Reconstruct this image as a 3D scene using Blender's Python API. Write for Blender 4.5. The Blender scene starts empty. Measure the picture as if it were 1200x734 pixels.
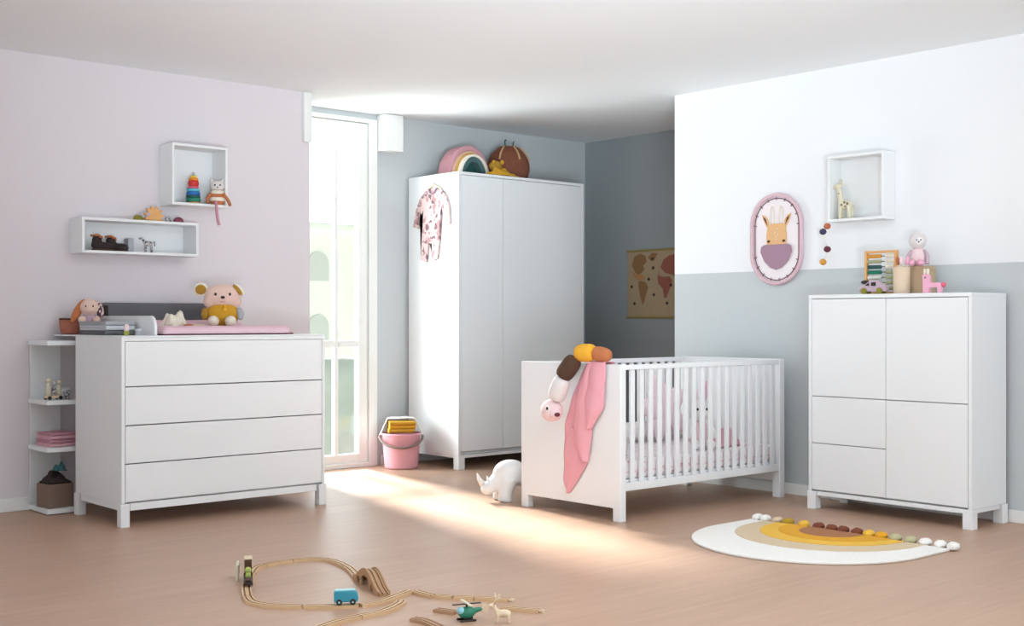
import bpy, bmesh, math, random
from mathutils import Vector, Matrix, Euler, noise
random.seed(7)
C = bpy.context.scene.collection
PI = math.pi
def R(a): return math.radians(a)

# ------------------------------------------------------------------ materials
def lin(c):
    def f(v):
        v /= 255.0
        return v/12.92 if v <= 0.04045 else ((v+0.055)/1.055)**2.4
    return (f(c[0]), f(c[1]), f(c[2]), 1.0)
def mat(name, rgb, rough=0.6, noise_scale=0, noise_amt=0.0, bump=0.0, bump_scale=200, metallic=0.0, sheen=0.0, spec=0.5):
    m = bpy.data.materials.new(name); m.use_nodes = True
    nt = m.node_tree; b = nt.nodes['Principled BSDF']
    col = lin(rgb)
    b.inputs['Base Color'].default_value = col
    b.inputs['Roughness'].default_value = rough
    b.inputs['Metallic'].default_value = metallic
    b.inputs['Specular IOR Level'].default_value = spec
    if sheen: b.inputs['Sheen Weight'].default_value = sheen
    tc = nt.nodes.new('ShaderNodeTexCoord')
    if noise_amt > 0:
        n = nt.nodes.new('ShaderNodeTexNoise'); n.inputs['Scale'].default_value = noise_scale; n.inputs['Detail'].default_value = 4
        nt.links.new(tc.outputs['Object'], n.inputs['Vector'])
        mix = nt.nodes.new('ShaderNodeMix'); mix.data_type = 'RGBA'
        mix.inputs['A'].default_value = tuple(c*(1-noise_amt) for c in col[:3])+(1,)
        mix.inputs['B'].default_value = tuple(min(1, c*(1+noise_amt)) for c in col[:3])+(1,)
        nt.links.new(n.outputs['Fac'], mix.inputs['Factor'])
        nt.links.new(mix.outputs['Result'], b.inputs['Base Color'])
    if bump > 0:
        n2 = nt.nodes.new('ShaderNodeTexNoise'); n2.inputs['Scale'].default_value = bump_scale; n2.inputs['Detail'].default_value = 3
        nt.links.new(tc.outputs['Object'], n2.inputs['Vector'])
        bp = nt.nodes.new('ShaderNodeBump'); bp.inputs['Strength'].default_value = bump; bp.inputs['Distance'].default_value = 0.002
        nt.links.new(n2.outputs['Fac'], bp.inputs['Height'])
        nt.links.new(bp.outputs['Normal'], b.inputs['Normal'])
    return m
def patterned(name, base, spots, scale=20, thresh=0.5, rough=0.8, kind='noise'):
    m = bpy.data.materials.new(name); m.use_nodes = True
    nt = m.node_tree; b = nt.nodes['Principled BSDF']; b.inputs['Roughness'].default_value = rough
    tc = nt.nodes.new('ShaderNodeTexCoord')
    prev = None
    for i, (rgb, off) in enumerate(spots):
        mp = nt.nodes.new('ShaderNodeMapping'); mp.inputs['Location'].default_value = (off, off*1.7, off*0.6)
        nt.links.new(tc.outputs['Object'], mp.inputs['Vector'])
        if kind == 'voronoi':
            v = nt.nodes.new('ShaderNodeTexVoronoi'); v.inputs['Scale'].default_value = scale
            src = v.outputs['Distance']; op = 'LESS_THAN'
        else:
            v = nt.nodes.new('ShaderNodeTexNoise'); v.inputs['Scale'].default_value = scale; v.inputs['Detail'].default_value = 1
            src = v.outputs['Fac']; op = 'GREATER_THAN'
        nt.links.new(mp.outputs['Vector'], v.inputs['Vector'])
        mt = nt.nodes.new('ShaderNodeMath'); mt.operation = op; mt.inputs[1].default_value = thresh
        nt.links.new(src, mt.inputs[0])
        mix = nt.nodes.new('ShaderNodeMix'); mix.data_type = 'RGBA'
        if prev is None: mix.inputs['A'].default_value = lin(base)
        else: nt.links.new(prev, mix.inputs['A'])
        mix.inputs['B'].default_value = lin(rgb)
        nt.links.new(mt.outputs[0], mix.inputs['Factor'])
        prev = mix.outputs['Result']
    nt.links.new(prev, b.inputs['Base Color'])
    return m

M = {}
M['white'] = mat('white_lacquer', (239, 240, 241), 0.38)
M['white_in'] = mat('white_interior', (228, 230, 230), 0.5)
M['shelf_white'] = mat('shelf_white', (236, 236, 236), 0.5)
M['frame_white'] = mat('window_frame_white', (240, 240, 236), 0.4)
M['pink_wall'] = mat('pink_wall_paint', (224, 216, 219), 0.9, 3, 0.012)
M['white_wall'] = mat('white_wall_paint', (240, 240, 241), 0.9, 3, 0.008)
M['ceiling'] = mat('ceiling_paint', (240, 242, 244), 0.9)
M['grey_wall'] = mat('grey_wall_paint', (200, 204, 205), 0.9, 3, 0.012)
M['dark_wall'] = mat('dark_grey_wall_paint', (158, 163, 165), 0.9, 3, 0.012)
M['skirting'] = mat('skirting_white', (238, 236, 234), 0.5)
M['dark'] = mat('dark_gap', (60, 58, 56), 0.8)
M['pad_pink'] = mat('pad_pink_fabric', (236, 198, 208), 0.85, 40, 0.04, 0.3, 150)
M['maroon'] = mat('maroon_piping', (140, 88, 100), 0.85)
M['blanket'] = mat('pink_muslin', (234, 166, 176), 0.9, 60, 0.06, 0.4, 300)
M['grey_felt'] = mat('dark_grey_felt', (104, 104, 108), 0.95, 80, 0.08, 0.4, 300)
M['bear_skin'] = mat('peach_plush', (232, 196, 180), 0.95, 60, 0.04, 0.4, 250, sheen=0.3)
M['mustard'] = mat('mustard_knit', (204, 152, 40), 0.95, 90, 0.15, 0.6, 260)
M['mustard_dark'] = mat('mustard_dark', (170, 128, 44), 0.95, 90, 0.12, 0.5, 260)
M['cream'] = mat('cream_fabric', (236, 226, 208), 0.95, 40, 0.05, 0.4, 250)
M['black'] = mat('black_eye', (30, 24, 24), 0.4)
M['brown_dk'] = mat('dark_brown_fabric', (82, 56, 42), 0.95, 60, 0.12, 0.4, 250)
M['rust'] = mat('rust_fabric', (190, 116, 74), 0.95, 60, 0.1, 0.4, 250)
M['yellow'] = mat('yellow_fabric', (234, 172, 52), 0.95, 60, 0.08, 0.4, 250)
M['grey_white'] = mat('grey_white_plush', (224, 216, 214), 0.95, 60, 0.04, 0.4, 250)
M['pale_pink'] = mat('pale_pink_plush', (238, 210, 212), 0.95, 60, 0.04, 0.4, 250)
M['pink'] = mat('pink_plastic', (232, 170, 182), 0.45)
M['pink_toy'] = mat('pink_painted_wood', (240, 176, 198), 0.5)
M['lilac'] = mat('lilac_fabric', (196, 170, 184), 0.9, 50, 0.06)
M['mauve'] = mat('mauve_fabric', (166, 132, 150), 0.95, 80, 0.06, 0.3, 300)
M['tan_face'] = mat('tan_felt', (228, 180, 130), 0.95, 80, 0.06, 0.3, 300)
M['oval_in'] = mat('pale_rose_weave', (242, 232, 234), 0.95, 80, 0.03, 0.4, 300)
M['oval_rim'] = mat('rose_braided_rim', (222, 188, 196), 0.95, 120, 0.12, 0.8, 150)
M['stitch'] = mat('plum_stitching', (120, 80, 92), 0.9)
M['handle'] = mat('brown_grey_handle', (128, 106, 100), 0.6)
M['terra'] = mat('terracotta_weave', (172, 106, 84), 0.95, 60, 0.2, 0.7, 120)
M['brown_basket'] = mat('brown_rope_basket', (126, 74, 54), 0.95, 40, 0.2, 0.7, 120)
M['tan_strap'] = mat('tan_strap', (206, 166, 122), 0.8)
M['teal_dark'] = mat('dark_teal_fabric', (74, 104, 106), 0.95, 40, 0.1)
M['rain_pink'] = mat('rainbow_pink', (206, 152, 160), 0.95, 60, 0.05, 0.3, 250)
M['rain_tan'] = mat('rainbow_tan', (216, 178, 152), 0.95, 60, 0.05, 0.3, 250)
M['rain_must'] = mat('rainbow_mustard', (204, 158, 84), 0.95, 60, 0.05, 0.3, 250)
M['rain_white'] = mat('rainbow_cream', (240, 230, 216), 0.95, 60, 0.05, 0.3, 250)
M['felt_brown'] = mat('brown_felt_basket', (134, 112, 98), 0.95, 60, 0.08, 0.4, 200)
M['cloth_dark'] = mat('dark_cloth', (52, 40, 40), 0.95, 40, 0.2)
M['cloth_teal'] = mat('teal_cloth', (60, 104, 108), 0.95)
M['cloth_grey'] = mat('grey_cloth', (174, 176, 180), 0.95, 40, 0.08, 0.4, 250)
M['cloth_lgrey'] = mat('light_grey_cloth', (204, 208, 212), 0.95, 40, 0.06, 0.4, 250)
M['cloth_pink'] = mat('folded_pink_cloth', (224, 172, 184), 0.95, 40, 0.08, 0.4, 250)
M['cloth_rose'] = mat('folded_rose_cloth', (196, 140, 154), 0.95, 40, 0.08, 0.4, 250)
M['white_cloth'] = mat('white_cloth', (240, 236, 234), 0.95, 40, 0.03, 0.4, 250)
M['beech'] = mat('beech_track', (212, 176, 136), 0.55, 30, 0.08)
M['beech_dk'] = mat('walnut_track', (176, 136, 100), 0.55, 30, 0.12)
M['groove'] = mat('track_groove', (128, 92, 64), 0.7)
M['kraft'] = mat('kraft_card', (190, 164, 132), 0.8, 30, 0.06)
M['basket_beige'] = mat('beige_canvas', (224, 200, 174), 0.9, 60, 0.06, 0.4, 200)
M['orange_wood'] = mat('orange_wood', (224, 168, 104), 0.5, 30, 0.06)
M['light_wood'] = mat('light_wood', (226, 204, 174), 0.5, 30, 0.05)
M['teal'] = mat('teal_paint', (56, 152, 176), 0.4)
M['teal_light'] = mat('pale_teal_paint', (150, 206, 214), 0.4)
M['green_robot'] = mat('green_paint', (40, 130, 104), 0.4)
M['driver_green'] = mat('lime_paint', (172, 184, 96), 0.5)
M['metal_dark'] = mat('dark_metal', (60, 52, 50), 0.4, metallic=0.6)
for n_, c_ in dict(red=(206, 44, 44), orange=(236, 130, 36), yellow_p=(240, 208, 60), pinkred=(222, 96, 118), cyan=(90, 190, 212), blue=(36, 104, 176), green=(24, 124, 96), dkgreen=(40, 90, 84), olive=(140, 132, 40), plum=(132, 62, 84), navy=(56, 50, 86), rustp=(188, 104, 72), maroonp=(98, 28, 50), amber=(222, 156, 60), sage=(176, 178, 140), lime=(160, 170, 60)).items():
    M[n_] = mat(n_+'_paint', c_, 0.5)
for n_, c_ in dict(rug_white=(240, 236, 230), rug_sand=(214, 192, 160), rug_yellow=(236, 186, 70), rug_gold=(226, 164, 40), rug_brown=(168, 112, 76), tas_brown=(124, 66, 46), tas_olive=(178, 146, 44), tas_sage=(190, 184, 146)).items():
    M[n_] = mat(n_+'_yarn', c_, 1.0, 120, 0.10, 0.9, 180)
M['suit'] = patterned('sleepsuit_print', (218, 190, 188), [((184, 142, 144), 3.3), ((132, 100, 104), 0.0)], 19, 0.60)
M['sheet'] = patterned('mattress_print', (244, 234, 236), [((222, 178, 190), 1.0)], 28, 0.64)
M['star'] = mat('star_cushion_pink', (240, 216, 222), 0.95, 40, 0.05, 0.3, 200)
M['ear_pattern'] = patterned('patterned_ear', (220, 190, 184), [((84, 60, 64), 0.5)], 70, 0.52)
M['speckle'] = patterned('speckled_wood', (200, 196, 196), [((84, 76, 84), 0.0)], 90, 0.55)
M['giraffe'] = mat('pale_sage_rubber', (222, 214, 188), 0.6)
M['giraffe_spot'] = mat('giraffe_spot_brown', (112, 100, 76), 0.6)
M['map'] = mat('tan_map_paper', (176, 154, 122), 0.9, 8, 0.05)
M['map_rail'] = mat('map_rail_wood', (150, 134, 82), 0.6)
M['map_b'] = mat('map_brown', (146, 108, 72), 0.9, 20, 0.06)
M['map_o'] = mat('map_ochre', (184, 132, 84), 0.9, 20, 0.06)
M['map_r'] = mat('map_red_brown', (152, 92, 76), 0.9, 20, 0.06)
M['map_k'] = mat('map_dark', (60, 48, 40), 0.9)
M['facade'] = mat('outside_plaster', (218, 216, 208), 0.9)
M['outpane'] = mat('outside_window', (184, 184, 180), 0.4)
M['hedge'] = mat('outside_hedge', (206, 211, 194), 0.95, 3, 0.15)
M['lawn'] = mat('outside_ground', (206, 208, 198), 0.95, 2, 0.1)
M['rhino'] = mat('white_rhino', (232, 232, 232), 0.65)

def glass_mat():
    m = bpy.data.materials.new('window_glass'); m.use_nodes = True
    nt = m.node_tree; nt.nodes.clear()
    o = nt.nodes.new('ShaderNodeOutputMaterial'); t = nt.nodes.new('ShaderNodeBsdfTransparent'); g = nt.nodes.new('ShaderNodeBsdfGlossy')
    g.inputs['Roughness'].default_value = 0.02
    x = nt.nodes.new('ShaderNodeMixShader'); x.inputs['Fac'].default_value = 0.05
    t.inputs['Color'].default_value = (0.96, 0.98, 0.97, 1)
    nt.links.new(t.outputs[0], x.inputs[1]); nt.links.new(g.outputs[0], x.inputs[2]); nt.links.new(x.outputs[0], o.inputs['Surface'])
    return m
M['glass'] = glass_mat()

def floor_mat():
    m = bpy.data.materials.new('oak_floorboards'); m.use_nodes = True
    nt = m.node_tree; b = nt.nodes['Principled BSDF']
    tc = nt.nodes.new('ShaderNodeTexCoord')
    br = nt.nodes.new('ShaderNodeTexBrick')
    br.inputs['Scale'].default_value = 1.0
    br.inputs['Brick Width'].default_value = 1.9; br.inputs['Row Height'].default_value = 0.19
    br.inputs['Mortar Size'].default_value = 0.0012; br.inputs['Mortar Smooth'].default_value = 0.4; br.offset = 0.37
    br.inputs['Color1'].default_value = lin((186, 151, 127)); br.inputs['Color2'].default_value = lin((192, 157, 133)); br.inputs['Mortar'].default_value = lin((176, 142, 122))
    nt.links.new(tc.outputs['Object'], br.inputs['Vector'])
    mp = nt.nodes.new('ShaderNodeMapping'); mp.inputs['Scale'].default_value = (1.2, 14, 1)
    nt.links.new(tc.outputs['Object'], mp.inputs['Vector'])
    n = nt.nodes.new('ShaderNodeTexNoise'); n.inputs['Scale'].default_value = 2.0; n.inputs['Detail'].default_value = 6; n.inputs['Distortion'].default_value = 0.6
    nt.links.new(mp.outputs['Vector'], n.inputs['Vector'])
    mix = nt.nodes.new('ShaderNodeMix'); mix.data_type = 'RGBA'; mix.blend_type = 'MULTIPLY'
    rmp = nt.nodes.new('ShaderNodeValToRGB')
    rmp.color_ramp.elements[0].position = 0.3; rmp.color_ramp.elements[0].color = (0.9, 0.885, 0.87, 1)
    rmp.color_ramp.elements[1].position = 0.7; rmp.color_ramp.elements[1].color = (1.02, 1.02, 1.02, 1)
    nt.links.new(n.outputs['Fac'], rmp.inputs['Fac'])
    mix.inputs['Factor'].default_value = 1.0
    nt.links.new(br.outputs['Color'], mix.inputs['A']); nt.links.new(rmp.outputs['Color'], mix.inputs['B'])
    nt.links.new(mix.outputs['Result'], b.inputs['Base Color'])
    b.inputs['Roughness'].default_value = 0.42
    return m
M['floor'] = floor_mat()

# ------------------------------------------------------------------ mesh builder
class MB:
    def __init__(self): self.bm = bmesh.new()
    def _m(self, faces, m):
        for f in faces: f.material_index = m
    def box(self, x0, x1, y0, y1, z0, z1, m=0, rot=None, pivot=None):
        bm = self.bm
        vs = [bm.verts.new((x, y, z)) for x in (x0, x1) for y in (y0, y1) for z in (z0, z1)]
        idx = [(0, 1, 3, 2), (4, 6, 7, 5), (0, 4, 5, 1), (2, 3, 7, 6), (0, 2, 6, 4), (1, 5, 7, 3)]
        self._m([bm.faces.new([vs[i] for i in q]) for q in idx], m)
        if rot is not None:
            mt = Euler(rot).to_matrix(); pv = Vector(pivot if pivot else ((x0+x1)/2, (y0+y1)/2, (z0+z1)/2))
            for v in vs: v.co = mt @ (v.co-pv) + pv
        return self
    def ell(self, c, r, rot=(0, 0, 0), m=0, u=20, v=12):
        if not hasattr(r, '__len__'): r = (r, r, r)
        mt = Matrix.Translation(c) @ Euler(rot).to_matrix().to_4x4() @ Matrix.Diagonal((r[0], r[1], r[2], 1))
        ret = bmesh.ops.create_uvsphere(self.bm, u_segments=u, v_segments=v, radius=1.0, matrix=mt)
        fs = set(f for w in ret['verts'] for f in w.link_faces); self._m(fs, m)
        return self
    def cyl(self, p0, p1, r0, r1=None, m=0, n=20):
        return self.tube([p0, p1], [r0, r0 if r1 is None else r1], m, n)
    def tube(self, pts, r, m=0, n=10, closed=False):
        bm = self.bm; pts = [Vector(p) for p in pts]; k = len(pts)
        rr = r if hasattr(r, '__len__') else [r]*k
        rings = []; prev = None
        for i, p in enumerate(pts):
            if closed: t = pts[(i+1) % k]-pts[i-1]
            else: t = pts[min(i+1, k-1)]-pts[max(i-1, 0)]
            t.normalize()
            if prev is None:
                a = Vector((0, 0, 1)) if abs(t.z) < 0.9 else Vector((1, 0, 0))
                nrm = t.cross(a).normalized()
            else:
                nrm = (prev-t*prev.dot(t)).normalized()
            prev = nrm; bn = t.cross(nrm)
            rings.append([bm.verts.new(p+(nrm*math.cos(q*2*PI/n)+bn*math.sin(q*2*PI/n))*rr[i]) for q in range(n)])
        fs = []
        for i in range(k if closed else k-1):
            A, B = rings[i], rings[(i+1) % k]
            for q in range(n): fs.append(bm.faces.new((A[q], A[(q+1) % n], B[(q+1) % n], B[q])))
        if not closed:
            fs.append(bm.faces.new(list(reversed(rings[0])))); fs.append(bm.faces.new(rings[-1]))
        self._m(fs, m); return self
    def lathe(self, prof, c=(0, 0, 0), m=0, n=32, f=None):
        bm = self.bm; rings = []
        for (r, z) in prof:
            ring = []
            for q in range(n):
                a = q*2*PI/n; k = f(a, z) if f else 1.0
                ring.append(bm.verts.new((c[0]+r*k*math.cos(a), c[1]+r*k*math.sin(a), c[2]+z)))
            rings.append(ring)
        fs = []
        for A, B in zip(rings, rings[1:]):
            for q in range(n): fs.append(bm.faces.new((A[q], A[(q+1) % n], B[(q+1) % n], B[q])))
        fs.append(bm.faces.new(list(reversed(rings[0])))); fs.append(bm.faces.new(rings[-1]))
        self._m(fs, m); return self
    def prism(self, poly, d0, d1, axis='z', m=0):
        # poly in the plane across the axis: z -> (x,y); x -> (y,z); y -> (x,z)
        bm = self.bm
        def P(p, d): return {'z': (p[0], p[1], d), 'x': (d, p[0], p[1]), 'y': (p[0], d, p[1])}[axis]
        A = [bm.verts.new(P(p, d0)) for p in poly]; B = [bm.verts.new(P(p, d1)) for p in poly]; n = len(poly)
        fs = [bm.faces.new(list(reversed(A))), bm.faces.new(B)]
        for i in range(n): fs.append(bm.faces.new((A[i], A[(i+1) % n], B[(i+1) % n], B[i])))
        self._m(fs, m); return self
    def grid(self, nu, nv, fn, m=0):
        bm = self.bm
        V = [[bm.verts.new(fn(i/nu, j/nv)) for j in range(nv+1)] for i in range(nu+1)]
        self._m([bm.faces.new((V[i][j], V[i+1][j], V[i+1][j+1], V[i][j+1])) for i in range(nu) for j in range(nv)], m)
        return self
    def xf(self, mt):
        bmesh.ops.transform(self.bm, matrix=mt, verts=self.bm.verts); return self
    def shift(self, x, y, z): return self.xf(Matrix.Translation((x, y, z)))
    def build(self, name, mats, parent=None, smooth=False, bevel=0, seg=2, remesh=0, solid=0, subsurf=0, sm_it=3, label=None, loc=None, rz=0):
        bmesh.ops.recalc_face_normals(self.bm, faces=self.bm.faces)
        me = bpy.data.meshes.new(name); self.bm.to_mesh(me); self.bm.free()
        if not isinstance(mats, (list, tuple)): mats = [mats]
        for k in mats: me.materials.append(M[k] if isinstance(k, str) else k)
        o = bpy.data.objects.new(name, me); C.objects.link(o)
        if smooth or remesh or subsurf:
            for p in me.polygons: p.use_smooth = True
        if remesh:
            d = o.modifiers.new('remesh', 'REMESH'); d.mode = 'VOXEL'; d.voxel_size = remesh; d.use_smooth_shade = True
            s = o.modifiers.new('smooth', 'SMOOTH'); s.iterations = sm_it; s.factor = 0.5
        if solid:
            s = o.modifiers.new('solid', 'SOLIDIFY'); s.thickness = solid; s.offset = 0
        if bevel:
            d = o.modifiers.new('bevel', 'BEVEL'); d.width = bevel; d.segments = seg; d.limit_method = 'ANGLE'; d.angle_limit = R(40)
        if subsurf:
            s = o.modifiers.new('subsurf', 'SUBSURF'); s.levels = subsurf; s.render_levels = subsurf
        if parent: o.parent = parent
        if loc: o.location = loc
        o.rotation_euler.z = rz
        if label: o['label'] = label
        return o
def thing(name, label, cat, loc, rz=0, group=None):
    o = bpy.data.objects.new(name, None); C.objects.link(o); o.empty_display_size = 0.05
    o.location = loc; o.rotation_euler = (0, 0, rz)
    o['label'] = label; o['category'] = cat
    if group: o['group'] = group
    return o
def tag(o, label, cat, group=None):
    o['label'] = label; o['category'] = cat
    if group: o['group'] = group
    return o
def struct(mb, name, m, **k):
    o = mb.build(name, m, **k); o['kind'] = 'structure'; return o
def relabel(o, label): o['label'] = label; return o
def copy_tree(o, parent=None):
    c = o.copy(); C.objects.link(c)
    if parent: c.parent = parent
    for ch in list(o.children): copy_tree(ch, c)
    return c
def spline(pts, n=8):
    pts = [Vector(p) for p in pts]; out = []
    for i in range(len(pts)-1):
        p0 = pts[max(i-1, 0)]; p1 = pts[i]; p2 = pts[i+1]; p3 = pts[min(i+2, len(pts)-1)]
        for k in range(n):
            t = k/n
            out.append(0.5*((2*p1)+(p2-p0)*t+(2*p0-5*p1+4*p2-p3)*t*t+(3*p1-p0-3*p2+p3)*t**3))
    out.append(pts[-1]); return out

# ------------------------------------------------------------------ room shell
HC = 2.64
YL, YB, XR, XA = 7.17, 7.62, 6.44, 7.58
struct(MB().box(-2.5, 8.0, -2.5, 8.0, -0.1, 0.0), 'floor', 'floor')
struct(MB().box(-2.5, 8.0, -2.5, 8.0, HC, HC+0.1), 'ceiling', 'ceiling')
struct(MB().box(-2.5, 4.497, YL, 7.75, 0, HC), 'wall_left', 'pink_wall')
wb = MB()
wb.box(4.497, 5.36, YB, 7.75, 2.60, HC).box(5.36, 7.7, YB, 7.75, 0, HC)
struct(wb, 'wall_back', 'grey_wall')
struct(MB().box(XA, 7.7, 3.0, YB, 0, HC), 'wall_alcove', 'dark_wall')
wr = MB()
wr.box(XR, XR+0.13, -2.5, 5.60, 0, 1.41, 0).box(XR, XR+0.13, -2.5, 5.60, 1.41, HC, 1)
struct(wr, 'wall_right', ['grey_wall', 'white_wall'])
struct(MB().box(-2.5, 4.497, YL-0.014, YL, 0, 0.075), 'baseboard_left', 'skirting', bevel=0.004)
struct(MB().box(5.40, XA-0.014, YB-0.014, YB, 0, 0.075), 'baseboard_back', 'skirting', bevel=0.004)
struct(MB().box(XR-0.014, XR, -2.5, 5.60, 0, 0.068), 'baseboard_right', 'skirting', bevel=0.004)
struct(MB().box(XA-0.014, XA, 3.0, YB, 0, 0.075), 'baseboard_alcove', 'skirting', bevel=0.004)

# window: tall glazed door with frame
wf = MB()
wf.box(4.50, 4.56, 7.60, 7.70, 0.0, 2.60).box(5.29, 5.36, 7.60, 7.70, 0.0, 2.60)
wf.box(4.56, 5.29, 7.60, 7.70, 0.0, 0.035).box(4.56, 5.29, 7.60, 7.70, 2.57, 2.60)
w1 = struct(wf, 'window_1', 'frame_white', bevel=0.004)
sa = MB()
sa.box(4.565, 4.62, 7.62, 7.68, 0.04, 2.565).box(5.205, 5.285, 7.62, 7.68, 0.04, 2.565)
sa.box(4.62, 5.205, 7.62, 7.68, 0.04, 0.10).box(4.62, 5.205, 7.62, 7.68, 2.53, 2.565)
sa.box(4.998, 5.032, 7.63, 7.67, 0.10, 2.53)
sa.box(4.62, 4.995, 7.625, 7.675, 0.895, 0.945).box(5.035, 5.205, 7.625, 7.675, 0.895, 0.945)
sash = sa.build('window_sash', 'frame_white', w1, bevel=0.004)
for (a, b, c, d) in ((4.62, 4.995, 0.10, 0.895), (5.035, 5.205, 0.10, 0.895), (4.62, 4.995, 0.945, 2.53), (5.035, 5.205, 0.945, 2.53)):
    MB().box(a, b, 7.647, 7.653, c, d).build('window_pane', 'glass', w1)
cs = struct(MB().box(5.365, 5.53, 7.50, 7.617, 2.365, 2.638), 'trim_1', 'frame_white', bevel=0.006)
cs['label'] = 'white boxed casing at the upper right corner of the tall window'
cs = struct(MB().box(4.435, 4.496, 7.135, 7.169, 2.30, 2.638), 'trim_2', 'frame_white', bevel=0.006)
cs['label'] = 'white casing strip at the upper end of the pink wall'

# outside the window
fac = thing('apartment_building', 'pale plastered house with arched windows seen through the tall window', 'building', (18.0, 30.0, -6.0))
MB().box(-6, 2.55, 0, 8, 0, 9.6).build('facade_wall', 'facade', fac)
MB().box(-6.3, 2.8, -0.3, 8.2, 9.6, 9.85).build('roof_cornice', 'facade', fac, bevel=0.05)
def arch_poly(x, z, w, h, n=10):
    return [(x-w, z), (x+w, z)]+[(x+w*math.cos(i*PI/n), z+h+w*math.sin(i*PI/n)) for i in range(n+1)]
for zi, z in enumerate((1.6, 4.3, 6.4, 8.2)):
    for x in (-4.6, -2.7, -0.8, 1.1):
        poly = arch_poly(x, z, 0.34, 0.5) if z > 6 else [(x-0.34, z), (x+0.34, z), (x+0.34, z+0.95), (x-0.34, z+0.95)]
        MB().prism(poly, -0.03, 0.1, 'y').build('window', 'outpane', fac)
tag(MB().box(-10, 60, 8.5, 60, -6.2, -6.0).build('lawn', 'lawn'), 'pale ground outside below the tall window', 'ground')
def hedge_f(u, v):
    a = v*3.0
    if a < 1: y, z = 15.4, -5.98+6.4*a
    elif a < 2: y, z = 15.4+1.2*(a-1), 0.42
    else: y, z = 16.6, 0.42-6.4*(a-2)
    x = 7.5+14*u
    n = noise.noise((x*0.9, y, z*0.9)); n2 = noise.noise((x*3.1, y*2, z*3.1))
    return (x, y+0.25*n+0.1*n2, max(z+0.22*n*(1 if z > -5.5 else 0)+0.1*n2, -5.98))
h_ = MB().grid(90, 60, hedge_f).build('garden_hedge', 'hedge', smooth=True); tag(h_, 'pale green hedge outside behind the lower window panes', 'hedge')

# ------------------------------------------------------------------ dresser
dr = thing('changing_dresser', 'wide white dresser with four drawers below the pink changing pad', 'dresser', (2.740, 6.209, 0))
W, D, H = 1.26, 0.613, 1.004
ca = MB()
ca.box(0, 0.02, 0, D, 0.125, 0.984).box(W-0.02, W, 0, D, 0.125, 0.984).box(0, W, 0, D, 0.984, H)
ca.box(0.02, W-0.02, 0.03, D, 0.125, 0.143).box(0.02, W-0.02, D-0.012, D, 0.143, 0.984)
ca.build('carcass', 'white', dr, bevel=0.002)
dz = (0.133, 0.336, 0.539, 0.744, 0.982)
for i in range(4):
    d = MB(); d.box(0.023, W-0.023, 0.001, 0.020, dz[i]+0.001, dz[i+1]-(0.0045 if i < 3 else 0.0))
    d.box(0.035, W-0.035, 0.0205, 0.50, dz[i]+0.012, dz[i+1]-0.05)
    d.build('drawer', 'white', dr, bevel=0.0015)
bf = MB(); bf.box(0.052, W-0.052, 0.008, 0.03, 0.085, 0.124).box(0.052, W-0.052, D-0.03, D-0.008, 0.085, 0.124)
bf.box(0.008, 0.03, 0.052, D-0.052, 0.085, 0.124).box(W-0.03, W-0.008, 0.052, D-0.052, 0.085, 0.124)
bf.build('base_frame', 'white', dr, bevel=0.002)
for (x, y) in ((-0.006, -0.006), (W-0.044, -0.006), (-0.006, D-0.044), (W-0.044, D-0.044)):
    MB().box(x, x+0.05, y, y+0.05, 0, 0.124).build('leg', 'white', dr, bevel=0.003)

# changing tray on the dresser
ct = thing('changing_tray', 'white changing tray board with upright rounded side guard on the dresser', 'changing tray', (2.745, 6.212, 1.0045))
MB().box(0, 1.25, 0, 0.945, 0, 0.008).build('tray_board', 'white', ct, bevel=0.002)
gp = [(0.065, 0.008), (0.93, 0.008), (0.93, 0.115)]+[(0.065+0.06-0.06*math.sin(a*PI/16), 0.055+0.06*math.cos(a*PI/16)) for a in range(9)]
MB().prism(gp, 0.212, 0.228, 'x').build('side_guard', 'white', ct, bevel=0.003)

pad = thing('changing_pad', 'pale pink changing pad with raised edges on the dresser', 'changing pad', (2.985, 6.285, 1.013))
def padf(u, v):
    x = 0.03+u*0.84; y = v*0.75
    ex = min(u, 1-u); ey = min(v, 1-v)
    rim = max(0, 1-abs(ey-0.10)/0.10)**0.8*0.030
    z = 0.036+rim*0.45+0.042*max(0, (v-0.45)/0.55)**1.5
    e = min(min(ex/0.03, ey/0.03), 1); z = z*math.sqrt(max(0, e))*1.0 if e < 1 else z
    # rounded corners on the right
    c = 0.09
    px, py = x, y
    if x > 0.87-c:
        for cy, s in ((c, -1), (0.75-c, 1)):
            if (y-cy)*s > 0:
                dx, dy = x-(0.87-c), y-cy
                mx = max(abs(dx), abs(dy)); l = math.hypot(dx, dy)
                if l > 0: px, py = (0.87-c)+dx*mx/l, cy+dy*mx/l
    z += 0.002*noise.noise((x*9, y*9, 0))
    return (px, py, max(z, 0.008))
pm = MB().grid(60, 50, padf).build('pad_cushion', 'pad_pink', pad, smooth=True, solid=0.004)
ed = MB(); ed.box(0.04, 0.855, 0.012, 0.735, 0.0, 0.010); ed.build('pad_piping', 'maroon', pad, bevel=0.004, label='maroon piped underside')

bo = thing('wall_bolster', 'long dark grey felt bolster against the pink wall behind the changing pad', 'bolster', (3.02, 7.085, 1.0125))
MB().box(0, 0.675, 0, 0.062, 0, 0.188).build('bolster_cushion', 'grey_felt', bo, bevel=0.018, seg=4, smooth=True)
MB().box(-0.002, 0.022, -0.003, 0.0, 0.02, 0.17).build('end_strap', 'cloth_dark', bo)

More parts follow.
